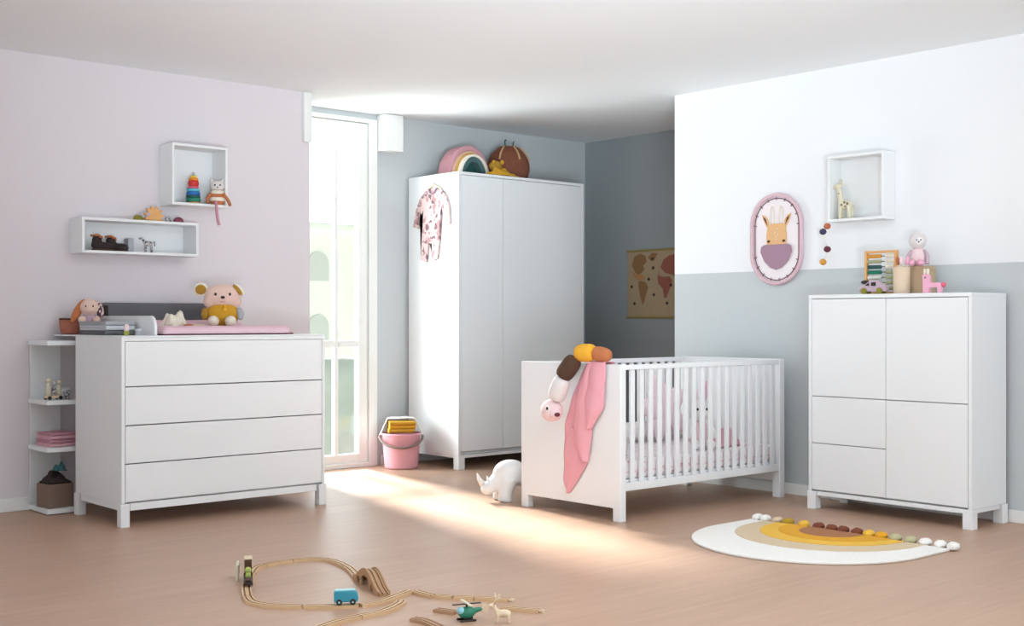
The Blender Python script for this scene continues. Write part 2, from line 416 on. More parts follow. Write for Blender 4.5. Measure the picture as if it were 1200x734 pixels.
# bear doll
be = thing('bear_doll', 'peach bear plush in mustard jumper sitting on the pink changing pad', 'plush toy', (3.612, 6.74, 1.0545), R(-27))
MB().ell((0, 0.0, 0.075), (0.10, 0.062, 0.085)).ell((0, 0, 0.11), (0.09, 0.055, 0.05)).build('jumper_body', 'mustard', be, remesh=0.008)
hd = MB(); hd.ell((0, 0, 0.175), (0.110, 0.064, 0.062)).ell((0, 0, 0.207), (0.104, 0.060, 0.054)).ell((-0.065, 0, 0.152), (0.05, 0.045, 0.040)).ell((0.065, 0, 0.152), (0.05, 0.045, 0.040)).ell((0, -0.03, 0.175), (0.05, 0.04, 0.035))
head = hd.build('head', 'bear_skin', be, remesh=0.008)
for s in (-1, 1):
    MB().ell((s*0.042, -0.0565, 0.197), (0.0075, 0.004, 0.009)).build('eye', 'black', head, smooth=True)
MB().ell((0, -0.072, 0.178), (0.013, 0.006, 0.009)).build('nose', 'black', head, smooth=True)
MB().tube([(-0.012, -0.066, 0.155), (0, -0.068, 0.15), (0.012, -0.066, 0.155)], 0.0018, n=6).build('mouth', 'rust', head, smooth=True)
e1 = MB().ell((-0.128, 0.005, 0.225), (0.045, 0.018, 0.043)).build('ear', 'cream', be, smooth=True)
MB().ell((-0.128, -0.009, 0.225), (0.032, 0.012, 0.030)).build('ear_lining', 'mustard_dark', e1, smooth=True)
e2 = MB().ell((0.098, -0.01, 0.225), (0.020, 0.018, 0.046), (0, R(-40), 0)).build('ear', 'cream', be, smooth=True)
MB().ell((0.088, -0.026, 0.225), (0.014, 0.012, 0.040), (0, R(-40), 0)).build('ear_lining', 'mustard_dark', e2, smooth=True)
for s in (-1, 1):
    MB().ell((s*0.05-0.005, -0.088, 0.034), (0.034, 0.052, 0.034)).build('foot', 'cream', be, smooth=True)
    MB().tube([(s*0.09, -0.005, 0.115), (s*0.112, -0.03, 0.075), (s*0.10, -0.06, 0.045)], [0.024, 0.022, 0.018], n=12).build('arm', 'mustard_dark' if s < 0 else 'cloth_grey', be, smooth=True, subsurf=1)
MB().ell((0.01, -0.06, 0.105), (0.014, 0.010, 0.012)).ell((0.012, -0.062, 0.125), (0.008, 0.006, 0.012)).build('bow', 'yellow', be, smooth=True)

# crumpled cream muslin and brush on pad
def crumple(w, d, h, seed, nu=18, nv=18, folds=3.0):
    def f(u, v):
        x = (u-0.5)*w; y = (v-0.5)*d
        e = max(0.0, 1-(abs(u-0.5)*2)**3)*max(0.0, 1-(abs(v-0.5)*2)**3)
        n = noise.noise((u*folds+seed, v*folds, seed*0.7))
        n2 = noise.noise((u*folds*2.3+seed, v*folds*2.3, seed))
        return (x*(0.92+0.18*n2), y*(0.92+0.18*n), max(0.003, h*e*(0.62+0.75*n+0.3*n2))+0.002)
    return MB().grid(nu, nv, f)
mu = crumple(0.15, 0.14, 0.095, 2.3).build('muslin_cloth', 'cream', smooth=True, solid=0.005, loc=(3.225, 6.60, 1.056), rz=0.5)
tag(mu, 'crumpled cream muslin cloth on the left end of the pink pad', 'cloth')
br = thing('hair_brush', 'small wooden baby brush lying on the pad before the cream muslin', 'brush', (3.290, 6.50, 1.053), R(15))
MB().tube([(0.0, 0, 0.012), (0.05, 0, 0.012), (0.09, 0, 0.012)], [0.008, 0.006, 0.008], n=12).build('brush_handle', 'light_wood', br, smooth=True)
MB().ell((-0.025, 0, 0.012), (0.034, 0.02, 0.010)).build('brush_head', 'rust', br, smooth=True)

# folded towels etc. on the dresser's left end
def folded(name, label, cat, x, y, z, w, d, hs, mats, rz=0, grp=None):
    t = thing(name, label, cat, (x, y, z), rz, grp)
    z0 = 0
    for i, (h, m) in enumerate(zip(hs, mats)):
        o = (random.uniform(-.008, .008), random.uniform(-.008, .008))
        # one folded layer: a flattened U of cloth
        q = MB(); n = 10
        prof = [(-d/2, 0.0), (d/2-h/2, 0.0)]+[(d/2-h/2+h/2*math.sin(a*PI/n), h/2-h/2*math.cos(a*PI/n)) for a in range(1, n)]+[(d/2-h/2, h), (-d/2, h*0.96), (-d/2, h*0.55), (d/2-h*0.6, h*0.52), (d/2-h*0.6, h*0.46), (-d/2, h*0.42)]
        q.prism([(-p[0], p[1]) for p in prof], -w/2, w/2, 'x').shift(o[0], o[1], z0)
        q.build('cloth_fold', m, t, bevel=0.003)
        z0 += h+0.001
    return t
folded('folded_towels', 'stack of folded grey towels on the left end of the dresser', 'towels', 2.850, 6.66, 1.0135, 0.165, 0.36, (0.026, 0.026, 0.022), ('grey_felt', 'cloth_lgrey', 'cloth_grey'))
tb = thing('lotion_tube', 'small pink and yellow lotion tube standing beside the grey towels', 'tube', (2.842, 6.375, 1.0135))
MB().lathe([(0.013, 0.0), (0.014, 0.004), (0.014, 0.02), (0.0135, 0.024)]).build('tube_cap', 'lime', tb, smooth=False)
MB().lathe([(0.0135, 0.0245), (0.014, 0.03), (0.012, 0.055), (0.008, 0.062)]).build('tube_body', 'pale_pink', tb, smooth=True)
tn = thing('grey_tin', 'tiny grey tin standing on the dresser near its front left corner', 'tin', (2.895, 6.345, 1.0135))
MB().lathe([(0.016, 0), (0.017, 0.002), (0.017, 0.024), (0.016, 0.026)]).build('tin_body', 'cloth_grey', tn)
MB().lathe([(0.0175, 0.0265), (0.0175, 0.034), (0.016, 0.036)]).build('tin_lid', 'cloth_lgrey', tn)

# terracotta basket and bunny doll on the tray's back left corner
tk = thing('woven_basket', 'small terracotta woven basket on the dresser against the pink wall', 'basket', (2.825, 7.06, 1.0135))
MB().lathe([(0.062, 0.0), (0.072, 0.01), (0.078, 0.05), (0.080, 0.088), (0.072, 0.088), (0.068, 0.05), (0.06, 0.012)], f=lambda a, z: 1+0.02*math.sin(a*16)).build('basket_body', 'terra', tk, smooth=True)
MB().tube([(0.076*math.cos(i*2*PI/24), 0.076*math.sin(i*2*PI/24), 0.088) for i in range(24)], 0.006, n=8, closed=True).build('basket_rim', 'brown_dk', tk, smooth=True)
bu = thing('bunny_doll', 'cream bunny doll with long brown lined ears beside the terracotta basket', 'plush toy', (2.865, 6.93, 1.0135), R(-22))
MB().ell((0, 0, 0.06), (0.055, 0.045, 0.065)).build('dress_body', 'lilac', bu, smooth=True)
hb = MB().ell((0, -0.01, 0.155), (0.052, 0.046, 0.05)).ell((0, -0.035, 0.143), (0.028, 0.025, 0.022)).build('head', 'bear_skin', bu, remesh=0.006)
for s in (-1, 1): MB().ell((s*0.02, -0.054, 0.163), (0.004, 0.003, 0.005)).build('eye', 'black', hb, smooth=True)
MB().ell((-0.062, 0, 0.135), (0.024, 0.014, 0.075), (0, R(28), 0)).build('ear', 'rust', bu, smooth=True)
MB().ell((0.055, -0.005, 0.145), (0.022, 0.014, 0.052), (0, R(-12), 0)).build('ear', 'ear_pattern', bu, smooth=True, label='patterned right ear')
for s in (-1, 1): MB().ell((s*0.04, -0.045, 0.085), (0.022, 0.03, 0.02), (R(20), 0, 0)).build('arm', 'bear_skin', bu, smooth=True)

# ------------------------------------------------------------------ open side shelf
ss = thing('corner_shelf', 'narrow white open shelf unit standing between the pink wall and dresser', 'shelf', (2.600, 6.872, 0))
MB().box(0.008, 0.185, 0.28, 0.294, 0.033, 0.952).build('back_panel', 'white', ss, bevel=0.001)
for z in (0.006, 0.352, 0.618, 0.953):
    MB().box(0, 0.200, 0, 0.2945, z, z+0.026).build('shelf_board', 'white', ss, bevel=0.002)
# contents
ft = thing('felt_basket', 'taupe square felt basket on the bottom board of the narrow shelf', 'basket', (2.688, 6.985, 0.0325), R(8))
fb = MB(); 
for (a, b, c, d) in ((-0.075, 0.075, -0.07, -0.064), (-0.075, 0.075, 0.064, 0.07), (-0.075, -0.069, -0.064, 0.064), (0.069, 0.075, -0.064, 0.064)):
    fb.box(a, b, c, d, 0, 0.135)
fb.box(-0.069, 0.069, -0.064, 0.064, 0, 0.006); fb.build('basket_body', 'felt_brown', ft, bevel=0.003)
ck = crumple(0.15, 0.13, 0.07, 5.1).build('dark_cloth', 'cloth_dark', smooth=True, solid=0.006, loc=(2.688, 6.985, 0.168)); tag(ck, 'dark brown cloth heaped on top of the taupe felt basket', 'cloth')
c2 = crumple(0.07, 0.06, 0.05, 8.4).build('teal_cloth', 'cloth_teal', smooth=True, solid=0.005, loc=(2.70, 6.950, 0.236)); tag(c2, 'small teal cloth on top of the dark cloth in the felt basket', 'cloth')
folded('folded_clothes', 'stack of folded pink and rose clothes on the narrow shelf', 'clothes', 2.700, 6.985, 0.3785, 0.15, 0.17, (0.02, 0.022, 0.018, 0.016), ('cloth_pink', 'cloth_rose', 'cloth_pink', 'cloth_rose'), R(6))
wt = thing('wooden_train', 'little cream and black wooden animal train on the narrow shelf', 'toy', (2.652, 6.935, 0.6445), R(10))
MB().box(-0.04, 0.055, -0.02, 0.02, 0.010, 0.024).build('train_base', 'light_wood', wt, bevel=0.003)
for x in (-0.028, 0.04):
    for y in (-0.021, 0.021):
        MB().cyl((x, y-0.003, 0.012), (x, y+0.003, 0.012), 0.011).build('wheel', 'metal_dark', wt)
for i, x in enumerate((-0.025, 0.008, 0.04)):
    MB().tube([(x, 0, 0.0245), (x, 0, 0.06), (x, 0, 0.085+0.012*(i == 0))], [0.013, 0.012, 0.010], n=14).ell((x, -0.004, 0.098+0.012*(i == 0)), (0.014, 0.013, 0.013)).build('peg_animal', 'giraffe' if i != 1 else 'speckle', wt, smooth=True)
MB().box(0.07, 0.098, -0.02, 0.02, 0.0, 0.05).cyl((0.084, -0.021, 0.03), (0.084, -0.026, 0.03), 0.016).build('wagon', 'speckle', wt, bevel=0.003)
rb = MB(); rb.lathe([(0.026, 0), (0.036, 0.01), (0.040, 0.035), (0.038, 0.055), (0.024, 0.064)])
rb = rb.build('cloth_bowl', 'cloth_lgrey', smooth=True, loc=(2.738, 6.985, 0.6445)); tag(rb, 'round light grey fabric pouch beside the wooden animal train', 'pouch')

# ------------------------------------------------------------------ wall box shelves
def box_shelf(name, label, loc, w, d, h, t=0.016):
    s = thing(name, label, 'wall shelf', loc)
    fr = MB(); fr.box(0, w, 0, d-0.008, 0, t).box(0, w, 0, d-0.008, h-t, h).box(0, t, 0, d-0.008, t, h-t).box(w-t, w, 0, d-0.008, t, h-t)
    fr.build('shelf_frame', 'shelf_white', s, bevel=0.0015)
    MB().box(0, w, d-0.0075, d, 0, h).build('back_panel', 'shelf_white', s)
    return s
box_shelf('box_shelf', 'white square box shelf hung higher on the pink wall', (3.405, 6.985, 1.803), 0.375, 0.184, 0.378)
box_shelf('box_shelf', 'long low white box shelf on the pink wall holding dark shoes', (2.845, 6.985, 1.488), 0.735, 0.184, 0.208)
# ring stacker
rs = thing('ring_stacker', 'rainbow ring stacking toy in the square box shelf on pink wall', 'toy', (3.585, 7.065, 1.8195))
MB().lathe([(0.034, 0), (0.036, 0.004), (0.036, 0.010), (0.034, 0.013), (0.008, 0.0135), (0.006, 0.14), (0.006, 0.178)]).build('stacker_base', 'orange_wood', rs, smooth=False)
z = 0.014
for r, m, h in ((0.044, 'green', 0.026), (0.044, 'dkgreen', 0.014), (0.042, 'blue', 0.024), (0.040, 'cyan', 0.018), (0.034, 'pinkred', 0.016), (0.033, 'red', 0.034), (0.031, 'orange', 0.016), (0.022, 'yellow_p', 0.016)):
    MB().lathe([(0.009, z), (r-0.004, z), (r, z+h*0.3), (r, z+h*0.7), (r-0.004, z+h-0.001), (0.009, z+h-0.001)]).build('ring', m, rs, smooth=False)
    z += h
MB().ell((0, 0, z+0.010), (0.009, 0.009, 0.011)).build('knob', 'cloth_grey', rs, smooth=True)
# owl / cat doll with hanging legs
ow = thing('cat_doll', 'striped cream and brown cat doll sitting at edge of square box shelf', 'plush toy', (3.725, 7.02, 1.8195), R(-25))
st = MB(); n = 40
bodym = MB().lathe([(0.030+0.020*math.sin(PI*min(1, 0.12+0.75*k/16)), 0.09*k/16) for k in range(17)])
for f in bodym.bm.faces:
    f.material_index = int((f.calc_center_median().z/0.022)) % 2
bodym.build('striped_body', ['rust', 'cream'], ow, smooth=True)
ch = MB().ell((0, -0.004, 0.118), (0.046, 0.035, 0.036)).ell((-0.034, 0, 0.152), (0.011, 0.009, 0.018)).ell((0.034, 0, 0.152), (0.011, 0.009, 0.018)).build('head', 'grey_white', ow, remesh=0.006)
for s in (-1, 1): MB().ell((s*0.016, -0.038, 0.122), (0.005, 0.003, 0.006)).build('eye', 'black', ch, smooth=True)
MB().ell((0, -0.040, 0.108), (0.005, 0.004, 0.004)).build('nose', 'maroonp', ch, smooth=True)
MB().tube(spline([(-0.012, -0.045, 0.010), (-0.012, -0.100, 0.006), (-0.010, -0.112, -0.03), (-0.004, -0.112, -0.09), (0.006, -0.110, -0.135)]), 0.009, n=10).build('leg', 'cloth_rose', ow, smooth=True)
MB().tube(spline([(0.035, -0.03, 0.07), (0.062, -0.045, 0.03), (0.075, -0.06, -0.005)]), 0.010, n=10).build('arm', 'rust', ow, smooth=True)
MB().tube(spline([(-0.035, -0.02, 0.07), (-0.06, -0.03, 0.04), (-0.058, -0.04, 0.008)]), 0.010, n=10).build('arm', 'rust', ow, smooth=True)
# small toys on the long shelf
def dome(r, h): return MB().lathe([(r, 0), (r*1.0, h*0.2), (r*0.93, h*0.5), (r*0.72, h*0.8), (r*0.4, h*0.96), (r*0.1, h)], n=24)
zt = 1.6965
g = dome(0.032, 0.035); g = g.build('wooden_dome', 'olive', smooth=True, loc=(3.225, 7.07, zt)); tag(g, 'olive green wooden dome toy on the long box shelf', 'toy')
g = dome(0.033, 0.036); g = g.build('wooden_dome', 'plum', smooth=True, loc=(3.487, 7.07, zt)); tag(g, 'plum coloured wooden dome toy on the long box shelf', 'toy')
g = MB().ell((0, 0, 0.017), (0.023, 0.018, 0.017)).box(-0.012, 0.012, -0.01, 0.01, 0.0, 0.006); g = g.build('speckled_hedgehog', 'speckle', smooth=True, loc=(3.419, 7.07, zt)); tag(g, 'tiny speckled grey wooden toy between the sun and plum dome', 'toy')
sn = thing('wooden_sun', 'orange wooden sun toy with blunt rays standing on the long shelf', 'toy', (3.325, 7.07, zt))
sp = []
for i in range(44):
    a = i*2*PI/44; r = 0.062 if (i % 4) in (0, 1) else 0.046
    sp.append((r*math.cos(a), max(0.0, 0.034+r*math.sin(a))))
MB().prism(sp, -0.010, 0.010, 'y').build('sun_disc', 'orange_wood', sn, bevel=0.003)
MB().box(-0.052, -0.030, -0.014, -0.0105, 0.030, 0.052).build('purple_block', 'lilac', sn, bevel=0.002)
# shoes
def shoe():
    t = thing('baby_shoe', '', 'shoe', (0, 0, 0), 0, 'dark baby shoes in the long box shelf')
    b = MB(); b.ell((-0.03, 0, 0.034), (0.038, 0.030, 0.034)).ell((0.02, 0, 0.026), (0.055, 0.031, 0.026)).ell((-0.035, 0, 0.062), (0.028, 0.026, 0.03))
    b.build('shoe_upper', 'cloth_dark', t, remesh=0.006)
    s = MB(); s.prism([(0.07*math.cos(a*PI/12)+0.003, 0.031*math.sin(a*PI/12)) for a in range(24)], 0.0, 0.010, 'z'); s.build('shoe_sole', 'brown_dk', t, bevel=0.002)
    MB().tube([(-0.06, -0.018, 0.088), (-0.04, -0.028, 0.09), (-0.012, -0.018, 0.078), (-0.006, 0.0, 0.07), (-0.012, 0.018, 0.078), (-0.04, 0.028, 0.09), (-0.06, 0.018, 0.088)], 0.007, n=8).build('cuff', 'rust', t, smooth=True)
    return t
s1 = shoe(); s1.location = (2.985, 7.035, 1.505); s1.rotation_euler.z = R(8); s1['label'] = 'left dark brown baby shoe with pinkish cuff in the long box shelf'
s2 = copy_tree(s1); s2.location = (3.095, 7.085, 1.505); s2.rotation_euler.z = R(-6); s2['label'] = 'right dark brown baby shoe nearer the grey block in the long shelf'
gb = MB().box(-0.018, 0.018, -0.03, 0.03, 0, 0.085).build('toy_block', 'cloth_grey', bevel=0.003, loc=(3.185, 7.11, 1.505)); tag(gb, 'upright grey block beside the dark baby shoes', 'block')
zb = thing('zebra_figure', 'small grey zebra figure standing in the long box shelf', 'figurine', (3.285, 7.06, 1.505))
MB().ell((0, 0, 0.055), (0.03, 0.014, 0.016)).tube([(-0.02, 0, 0.06), (-0.036, 0, 0.082)], [0.011, 0.008], n=10).ell((-0.046, 0, 0.085), (0.017, 0.009, 0.009)).build('body', 'speckle', zb, remesh=0.004)
for x in (-0.018, 0.02):
    for y in (-0.008, 0.008): MB().cyl((x, y, 0), (x, y, 0.05), 0.005, 0.006, n=8).build('leg', 'speckle', zb)
MB().tube([(0.028, 0, 0.06), (0.040, 0, 0.07), (0.042, 0, 0.04)], 0.003, n=6).build('tail', 'black', zb)

# ------------------------------------------------------------------ wardrobe
wd = thing('wardrobe', 'tall white two door wardrobe against the grey back wall', 'wardrobe', (5.645, 6.984, 0))
W, D, H = 1.288, 0.608, 2.184
ca = MB(); ca.box(0, 0.022, 0, D, 0.105, H-0.022).box(W-0.022, W, 0, D, 0.105, H-0.022).box(0, W, 0, D, H-0.022, H).box(0.022, W-0.022, 0.03, D, 0.105, 0.125).box(0.022, W-0.022, D-0.012, D, 0.125, H-0.022)
ca.build('carcass', 'white', wd, bevel=0.002)
for (a, b) in ((0.0255, 0.428), (0.4315, W-0.0255)):
    MB().box(a, b, 0.0, 0.020, 0.130, H-0.0255).build('door', 'white', wd, bevel=0.0015)
bf = MB(); bf.box(0.05, W-0.05, 0.006, 0.03, 0.082, 0.104).box(0.05, W-0.05, D-0.03, D-0.006, 0.082, 0.104).box(0.006, 0.03, 0.05, D-0.05, 0.082, 0.104).box(W-0.03, W-0.006, 0.05, D-0.05, 0.082, 0.104)
bf.build('base_frame', 'white', wd, bevel=0.002)
for (x, y) in ((-0.004, -0.006), (W-0.056, -0.006), (-0.004, D-0.054), (W-0.056, D-0.054)):
    MB().box(x, x+0.06, y, y+0.06, 0, 0.104).build('leg', 'white', wd, bevel=0.003)

# sleepsuit hanging on the wardrobe side
su = thing('sleepsuit', 'pink patterned baby sleepsuit hanging on the white wardrobe side', 'baby clothes', (5.6255, 7.262, 1.53))
half = [(0.045, 0.55), (0.095, 0.535), (0.165, 0.475), (0.200, 0.40), (0.225, 0.275), (0.160, 0.255), (0.135, 0.36), (0.108, 0.40), (0.098, 0.26), (0.110, 0.17), (0.100, 0.02), (0.030, 0.0), (0.022, 0.14)]
poly = [(y, z) for y, z in half]+[(-y, z) for y, z in reversed(half)]
poly = [(y+(0.55-z)*0.10, z) for y, z in poly]
sm = MB().prism(poly, 0.003, 0.0175, 'x')
bmesh.ops.triangulate(sm.bm, faces=[f for f in sm.bm.faces if len(f.verts) > 4])
sm.build('suit_body', 'suit', su, bevel=0.003, seg=2)
MB().tube([(-0.002, 0.05, 0.545), (-0.008, 0.025, 0.515), (-0.010, 0.0, 0.505), (-0.008, -0.025, 0.515), (-0.004, -0.05, 0.545)], 0.006, n=8).build('collar', 'mauve', su, smooth=True)
MB().tube(spline([(0.01, 0.09, 0.535), (0.01, 0.0, 0.572), (0.01, -0.09, 0.535)]), 0.007, n=8).tube([(0.01, 0, 0.572), (0.01, 0, 0.59), (0.014, 0, 0.594)], 0.004, n=8).build('hanger', 'light_wood', su, smooth=True)

# on top of the wardrobe
TZ = 2.1845
rw = thing('rainbow_cushion', 'nested pink and cream rainbow arch cushion on top of the wardrobe', 'cushion', (6.0, 7.30, TZ))
def arch2(c, r0, r1, h0, h1, y0, y1, n=30):
    poly = [(c+r0*math.cos(i*PI/n), h0*math.sin(i*PI/n)) for i in range(n+1)]+[(c+r1*math.cos((n-i)*PI/n), h1*math.sin((n-i)*PI/n)) for i in range(n+1)]
    return MB().prism(poly, y0, y1, 'y')
arch2(0.0, 0.206, 0.166, 0.250, 0.206, -0.02, 0.13).build('outer_arch', 'rain_pink', rw, bevel=0.014, seg=4, label='pink outer arch')
arch2(-0.012, 0.170, 0.152, 0.204, 0.187, -0.05, 0.10).build('tan_arch', 'rain_tan', rw, bevel=0.006, seg=3)
arch2(-0.022, 0.156, 0.141, 0.186, 0.173, -0.08, 0.09).build('mustard_arch', 'rain_must', rw, bevel=0.005, seg=3)
arch2(-0.030, 0.144, 0.122, 0.172, 0.152, -0.115, 0.08).build('cream_arch', 'rain_white', rw, bevel=0.007, seg=3)
arch2(-0.030, 0.1215, 0.085, 0.151, 0.112, -0.105, 0.075).build('teal_arch', 'teal_dark', rw, bevel=0.006, seg=3)
arch2(-0.030, 0.0845, 0.004, 0.111, 0.004, -0.04, 0.06).build('inner_block', 'dkgreen', rw, bevel=0.004)
bb = thing('rope_basket', 'round brown rope basket with tan straps on top of the wardrobe', 'basket', (6.44, 7.34, TZ))
pf = []
for i in range(41):
    t = i/40; zz = 0.285*t
    r = 0.172*(math.sin(PI*(0.20+0.745*t))**0.5)
    pf.append((r*(1+0.008*math.sin(t*80)), zz))
MB().lathe(pf, n=48).build('basket_body', 'brown_basket', bb, smooth=True)
def strap(a0):
    q = []
    for t in (0.60, 0.70, 0.80, 0.90, 0.985):
        r = 0.172*(math.sin(PI*(0.20+0.745*t))**0.5)+0.004
        q.append((r*math.cos(a0), r*math.sin(a0), 0.285*t))
    return MB().tube(spline(q), 0.008, n=8)
for a_ in (205, 262, 318): strap(R(a_)).build('strap', 'tan_strap', bb, smooth=True)
MB().tube(spline([(-0.03, 0, 0.29), (-0.035, 0, 0.33), (-0.02, 0, 0.34)]), 0.006, n=8).tube(spline([(0.05, 0, 0.29), (0.055, 0, 0.325), (0.065, 0, 0.335)]), 0.005, n=8).build('stalk', 'dkgreen', bb, smooth=True)
ys = crumple(0.30, 0.14, 0.07, 3.7, 26, 18).build('knitted_scarf', 'mustard', smooth=True, solid=0.006, loc=(6.13, 7.075, TZ+0.003), rz=0.02); tag(ys, 'mustard knitted scarf heaped on wardrobe edge before the brown basket', 'scarf')
yb = thing('knitted_bow', 'mustard knitted bow cap on the scarf on top of the wardrobe', 'cap', (6.12, 7.11, TZ+0.055))
MB().ell((-0.008, 0, 0.03), (0.055, 0.045, 0.04)).build('cap_crown', 'mustard_dark', yb, smooth=True)
MB().ell((0.04, -0.02, 0.062), (0.016, 0.012, 0.018)).ell((-0.045, -0.02, 0.058), (0.014, 0.012, 0.014)).build('cap_ear', 'mustard', yb, smooth=True)

# ------------------------------------------------------------------ bucket
bk = thing('pink_bucket', 'pink plastic bucket with brown handle on the floor beside the wardrobe', 'bucket', (5.405, 7.36, 0))
MB().lathe([(0.110, 0.0), (0.121, 0.004), (0.124, 0.02), (0.141, 0.245), (0.149, 0.250), (0.150, 0.262), (0.140, 0.262), (0.134, 0.24), (0.118, 0.02), (0.05, 0.012)], n=48).build('bucket_body', 'pink', bk, smooth=True)
hp = []
ca_, sa_ = math.cos(R(-36)), math.sin(R(-36))
for i in range(25):
    a = PI*i/24; lx = 0.158*math.cos(a); fw_ = -0.150*math.sin(a)-0.012*math.sin(a); zz = 0.238-0.075*math.sin(a)
    hp.append((lx*ca_-fw_*sa_, lx*sa_+fw_*ca_, zz))
MB().tube(hp, 0.0095, n=10).build('bucket_handle', 'handle', bk, smooth=True)
folded('folded_towel', 'mustard towel folded in the top of the pink bucket', 'towel', 5.405, 7.36, 0.268, 0.19, 0.20, (0.028, 0.026, 0.026), ('mustard', 'yellow', 'mustard'), R(-30))
def drape(u, v):
    a = (u-0.5)*2; y = (v-0.5)*2
    x = a*0.165
    r = abs(a)
    z = 0.372-0.012*r if r < 0.62 else 0.365-(r-0.62)*0.36
    z += 0.008*noise.noise((u*5, v*5, 1.2))
    return (x, 0.045+y*0.052+0.01*noise.noise((u*4, v*3, 4.4)), z)
dc = MB().grid(30, 10, drape).xf(Matrix.Rotation(R(-36), 4, 'Z')).build('white_cloth', 'white_cloth', smooth=True, solid=0.006, loc=(5.405, 7.36, 0.0)); tag(dc, 'white cloth draped over the mustard towel in the pink bucket', 'cloth')

# ------------------------------------------------------------------ crib
cb = thing('baby_crib', 'white baby crib with slatted sides and solid end panels', 'crib', (4.830, 4.586, 0))
CW, CD, CH = 1.473, 0.801, 0.855
def endp(x0, x1, zb):
    lw = 0.057
    return MB().prism([(0, 0), (lw, 0), (lw, zb), (CD-lw, zb), (CD-lw, 0), (CD, 0), (CD, CH), (0, CH)], x0, x1, 'x')
endp(0, 0.045, 0.072).build('head_panel', 'white', cb, bevel=0.004)
endp(CW-0.05, CW, 0.10).build('foot_panel', 'white', cb, bevel=0.004)
for y0 in (0.006, CD-0.031):
    MB().box(0.0455, CW-0.0505, y0, y0+0.025, CH-0.030, CH-0.003).build('top_rail', 'white', cb, bevel=0.003)
    MB().box(0.0455, CW-0.0505, y0, y0+0.025, 0.165, 0.208).build('bottom_rail', 'white', cb, bevel=0.003)
    nb = 18; pitch = (CW-0.096)/(nb+0.62)
    for i in range(nb):
        xc = 0.0455+0.045+pitch*(i+0.30)
        MB().box(xc-0.0165, xc+0.0165, y0+0.005, y0+0.020, 0.2085, CH-0.0305).build('bar', 'white', cb, bevel=0.003)
MB().box(0.05, CW-0.055, 0.034, CD-0.034, 0.200, 0.222).build('mattress_base', 'white', cb, bevel=0.002)
mt = thing('crib_mattress', 'thick mattress with pink printed sheet inside the white crib', 'mattress', (4.885, 4.624, 0.2225))
MB().box(0, 1.36, 0, 0.725, 0, 0.105).build('mattress_core', 'sheet', mt, bevel=0.02, seg=4)
MB().box(0.004, 1.356, -0.0012, 0.0, 0.035, 0.045).build('mattress_piping', 'pale_pink', mt)
# nest roll along the far side and head
nr = MB()
nr.tube(spline([(4.99, 4.72, 0.395), (4.955, 4.95, 0.395), (4.97, 5.20, 0.395), (5.10, 5.275, 0.395), (5.5, 5.282, 0.395), (5.95, 5.282, 0.395), (6.12, 5.24, 0.395), (6.16, 5.10, 0.395)], 6), 0.060, n=16)
nr = nr.build('nest_bumper', 'white_cloth', smooth=True); tag(nr, 'white padded nest roll lying along the far side of the crib', 'bumper')
# star cushion
sc = thing('star_cushion', 'pale pink star shaped cushion leaning inside the crib at the far slats', 'cushion', (5.84, 5.17, 0.33))
sp = []
R0, R1 = 0.225, 0.125
def puff(side):
    def f(u, v):
        a = u*2*PI
        k = (a/(2*PI)*10) % 2; k = k if k <= 1 else 2-k
        rr = (R0*(1-k)+R1*k)*v
        zz = math.sqrt(max(0, 1-v**2.4))*0.05*side
        return (rr*math.sin(a), zz, rr*math.cos(a))
    return f
q = MB(); q.grid(80, 10, puff(1)); q.grid(80, 10, puff(-1)); bmesh.ops.remove_doubles(q.bm, verts=q.bm.verts, dist=0.0005)
q.xf(Matrix.Translation((0, 0, 0.208)) @ Matrix.Rotation(R(-12), 4, 'Y') @ Matrix.Rotation(R(-10), 4, 'X'))
q.build('cushion_cover', 'star', sc, smooth=True)
# bunny plush
rb = thing('bunny_plush', 'white bunny plush with upright long ears sitting in the crib', 'plush toy', (5.70, 4.76, 0.329), R(-36))
MB().ell((0, 0, 0.07), (0.068, 0.058, 0.075)).ell((0, 0, 0.12), (0.05, 0.045, 0.05)).build('cardigan_body', 'pale_pink', rb, remesh=0.008)
hb = MB().ell((0, -0.01, 0.225), (0.068, 0.058, 0.066)).ell((0, -0.045, 0.212), (0.036, 0.03, 0.028)).build('head', 'white_cloth', rb, remesh=0.008)
for s in (-1, 1):
    MB().ell((s*0.028, -0.062, 0.238), (0.007, 0.004, 0.008)).build('eye', 'black', hb, smooth=True)
    e = MB().ell((s*0.035, 0.0, 0.345), (0.024, 0.014, 0.085), (0, R(s*9), 0)).build('ear', 'white_cloth', rb, smooth=True)
    MB().ell((s*0.035, -0.009, 0.345), (0.014, 0.008, 0.066), (0, R(s*9), 0)).build('ear_lining', 'pad_pink', e, smooth=True)
    MB().tube([(s*0.045, -0.01, 0.145), (s*0.075, -0.04, 0.10), (s*0.07, -0.06, 0.06)], [0.024, 0.021, 0.018], n=12).build('arm', 'white_cloth', rb, smooth=True, subsurf=1)
    MB().ell((s*0.045, -0.075, 0.030), (0.028, 0.06, 0.029), (0, 0, R(s*12))).build('leg', 'white_cloth', rb, smooth=True)
MB().ell((0, -0.074, 0.218), (0.008, 0.005, 0.006)).build('nose', 'pink', hb, smooth=True)
bl = crumple(0.30, 0.20, 0.10, 6.2, 22, 18).build('crib_blanket', 'cloth_pink', smooth=True, solid=0.006, loc=(5.93, 4.79, 0.329)); tag(bl, 'small pink blanket heaped on the mattress beside the bunny plush', 'blanket')

